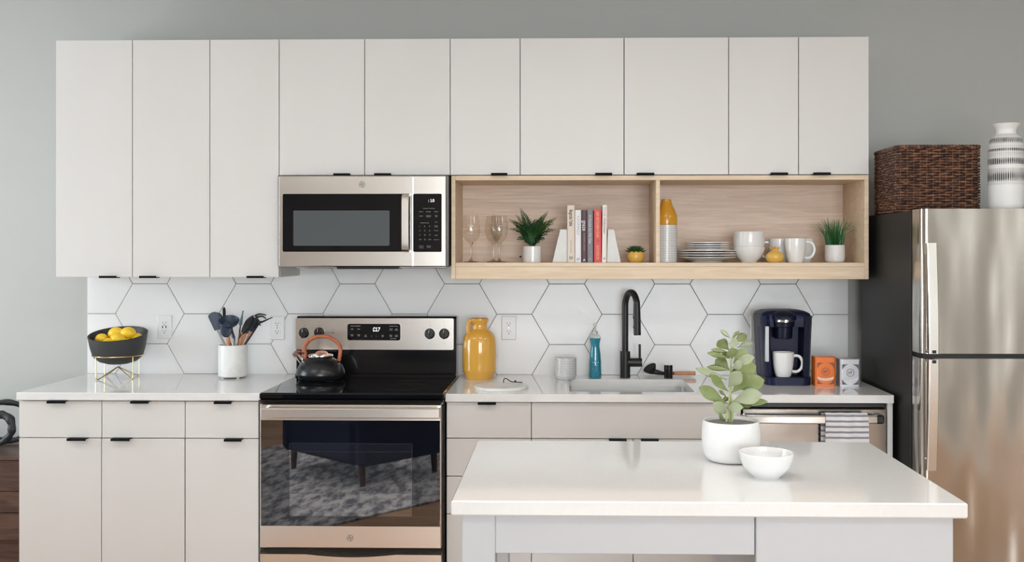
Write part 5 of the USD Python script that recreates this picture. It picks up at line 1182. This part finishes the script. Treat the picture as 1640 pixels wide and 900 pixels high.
# ================================================================== LEFT OF THE RUN: LOW SIDEBOARD AND SCULPTURE
def sideboard():
    YF = -.47; z1 = az(731, YF, 10); z0 = az(866, YF, 10); x1 = ax(30, YB) - .012; x0 = x1 - 1.45; zt0 = az(737.5, YF, 10)
    t = thing('sideboard', 'low dark walnut sideboard at the left edge', 'sideboard', ((x0 + x1) / 2, -.24, 0))
    obj('top', bx(x0, x1, YF, -.01, zt0, z1, .002), walnut, t, smooth=False); obj('carcass', bx(x0 + .004, x1 - .004, YF + .022, -.012, z0, zt0), walnut, t, smooth=False)
    ys = [zt0, az(787.5, YF, 10), az(822, YF, 10), z0]
    for k in range(3):
        for j in range(2):
            xa, xb = (x0 + .004, (x0 + x1) / 2) if j == 0 else ((x0 + x1) / 2, x1 - .004)
            obj('drawer', bx(xa + .001, xb - .001, YF + .004, YF + .0215, ys[k + 1] + .0012, ys[k] - .0012), walnut, t, smooth=False)
    obj('plinth', bx(x0 + .03, x1 - .03, YF + .04, -.03, 0, z0), walnut, t, smooth=False)
    # sculpture of two linked rings
    Y = -.30; z_ = z1; s = sc(0, Y)
    t = thing('ring_sculpture', 'black sculpture of linked rough rings on the sideboard', 'sculpture', (ax(-2, Y), Y, z_)); rr = random.Random(9)
    def rough(c, R1, R2, ax1, ax2, rad, seed):
        n = 60; a = np.arange(n) * 2 * math.pi / n; p = c + np.outer(R1 * np.cos(a), ax1) + np.outer(R2 * np.sin(a), ax2)
        q = rad * (1 + .22 * np.sin(a * 5 + seed) * np.cos(a * 3 + 1)); m = tube(p, q, 9, 1.3, (0, 1, .2), closed=True); v = m.vertices; v += (meshkit.noise(v * 60, seed)[:, None] - .5) * .004; return trimesh.Trimesh(v, m.faces, process=False)
    c1 = np.array([ax(-3, Y), Y, az(686.5, Y, 0)]); zlow = z_ + .001
    R2 = 26 * s; m = rough(c1, 27 * s, R2, np.array([1, -.1, 0]), np.array([.1, .0, 1]), .0135, 1); m.vertices[:, 2] = np.maximum(m.vertices[:, 2], zlow); obj('small_ring', m, sculpt_m, t, smooth=40)
    c2 = np.array([ax(10, Y + .09), Y + .09, (az(643.5, Y + .09, 10) + z_ + .016) / 2]); m = rough(c2, 46 * s, (az(643.5, Y + .09, 10) - z_ - .016) / 2, np.array([1, .25, 0]), np.array([0, -.15, 1]), .0115, 2); m.vertices[:, 2] = np.maximum(m.vertices[:, 2], zlow); obj('large_ring', m, sculpt_m, t, smooth=40)
sideboard()

# ================================================================== THE LIVING ROOM, SEEN IN THE OVEN DOOR
e0, e1 = np.array([-1.24, -2.07]), np.array([-.727, -2.63]); dr_ = (e1 - e0) / np.linalg.norm(e1 - e0); nr = np.array([dr_[1], -dr_[0]])
if nr[1] > 0: nr = -nr
A = e0 - dr_ * 1.1; Bq = e0 + dr_ * 1.9
rp = Polygon([tuple(A), tuple(Bq), tuple(Bq + nr * 2.2), tuple(A + nr * 2.2)])
obj('area_rug', ext_z(rp, .0005, .012), rug_m, label='light grey mottled rug on the floor behind the viewer', cat='rug', smooth=False)
def armchair(c, rz, label):
    t = thing('armchair', label, 'armchair', (c[0], c[1], .0125), rz, local=True)
    obj('seat', bx(-.36, .36, -.34, .36, .13, .42, .03), chair_fab, t); obj('backrest', bx(-.36, .36, .28, .40, .40, .76, .04), chair_fab, t)
    for sx in (-1, 1): obj('arm', bx(sx * .36, sx * .46, -.34, .40, .13, .58, .03), chair_fab, t)
    for sx in (-1, 1):
        for sy in (-.28, .32): obj('leg', cyl((sx * .39, sy, 0), (sx * .38, sy, .14), .018, 14, .024), walnut, t)
armchair((-1.36, -3.42), math.radians(222), 'navy upholstered armchair with wooden legs on the rug')
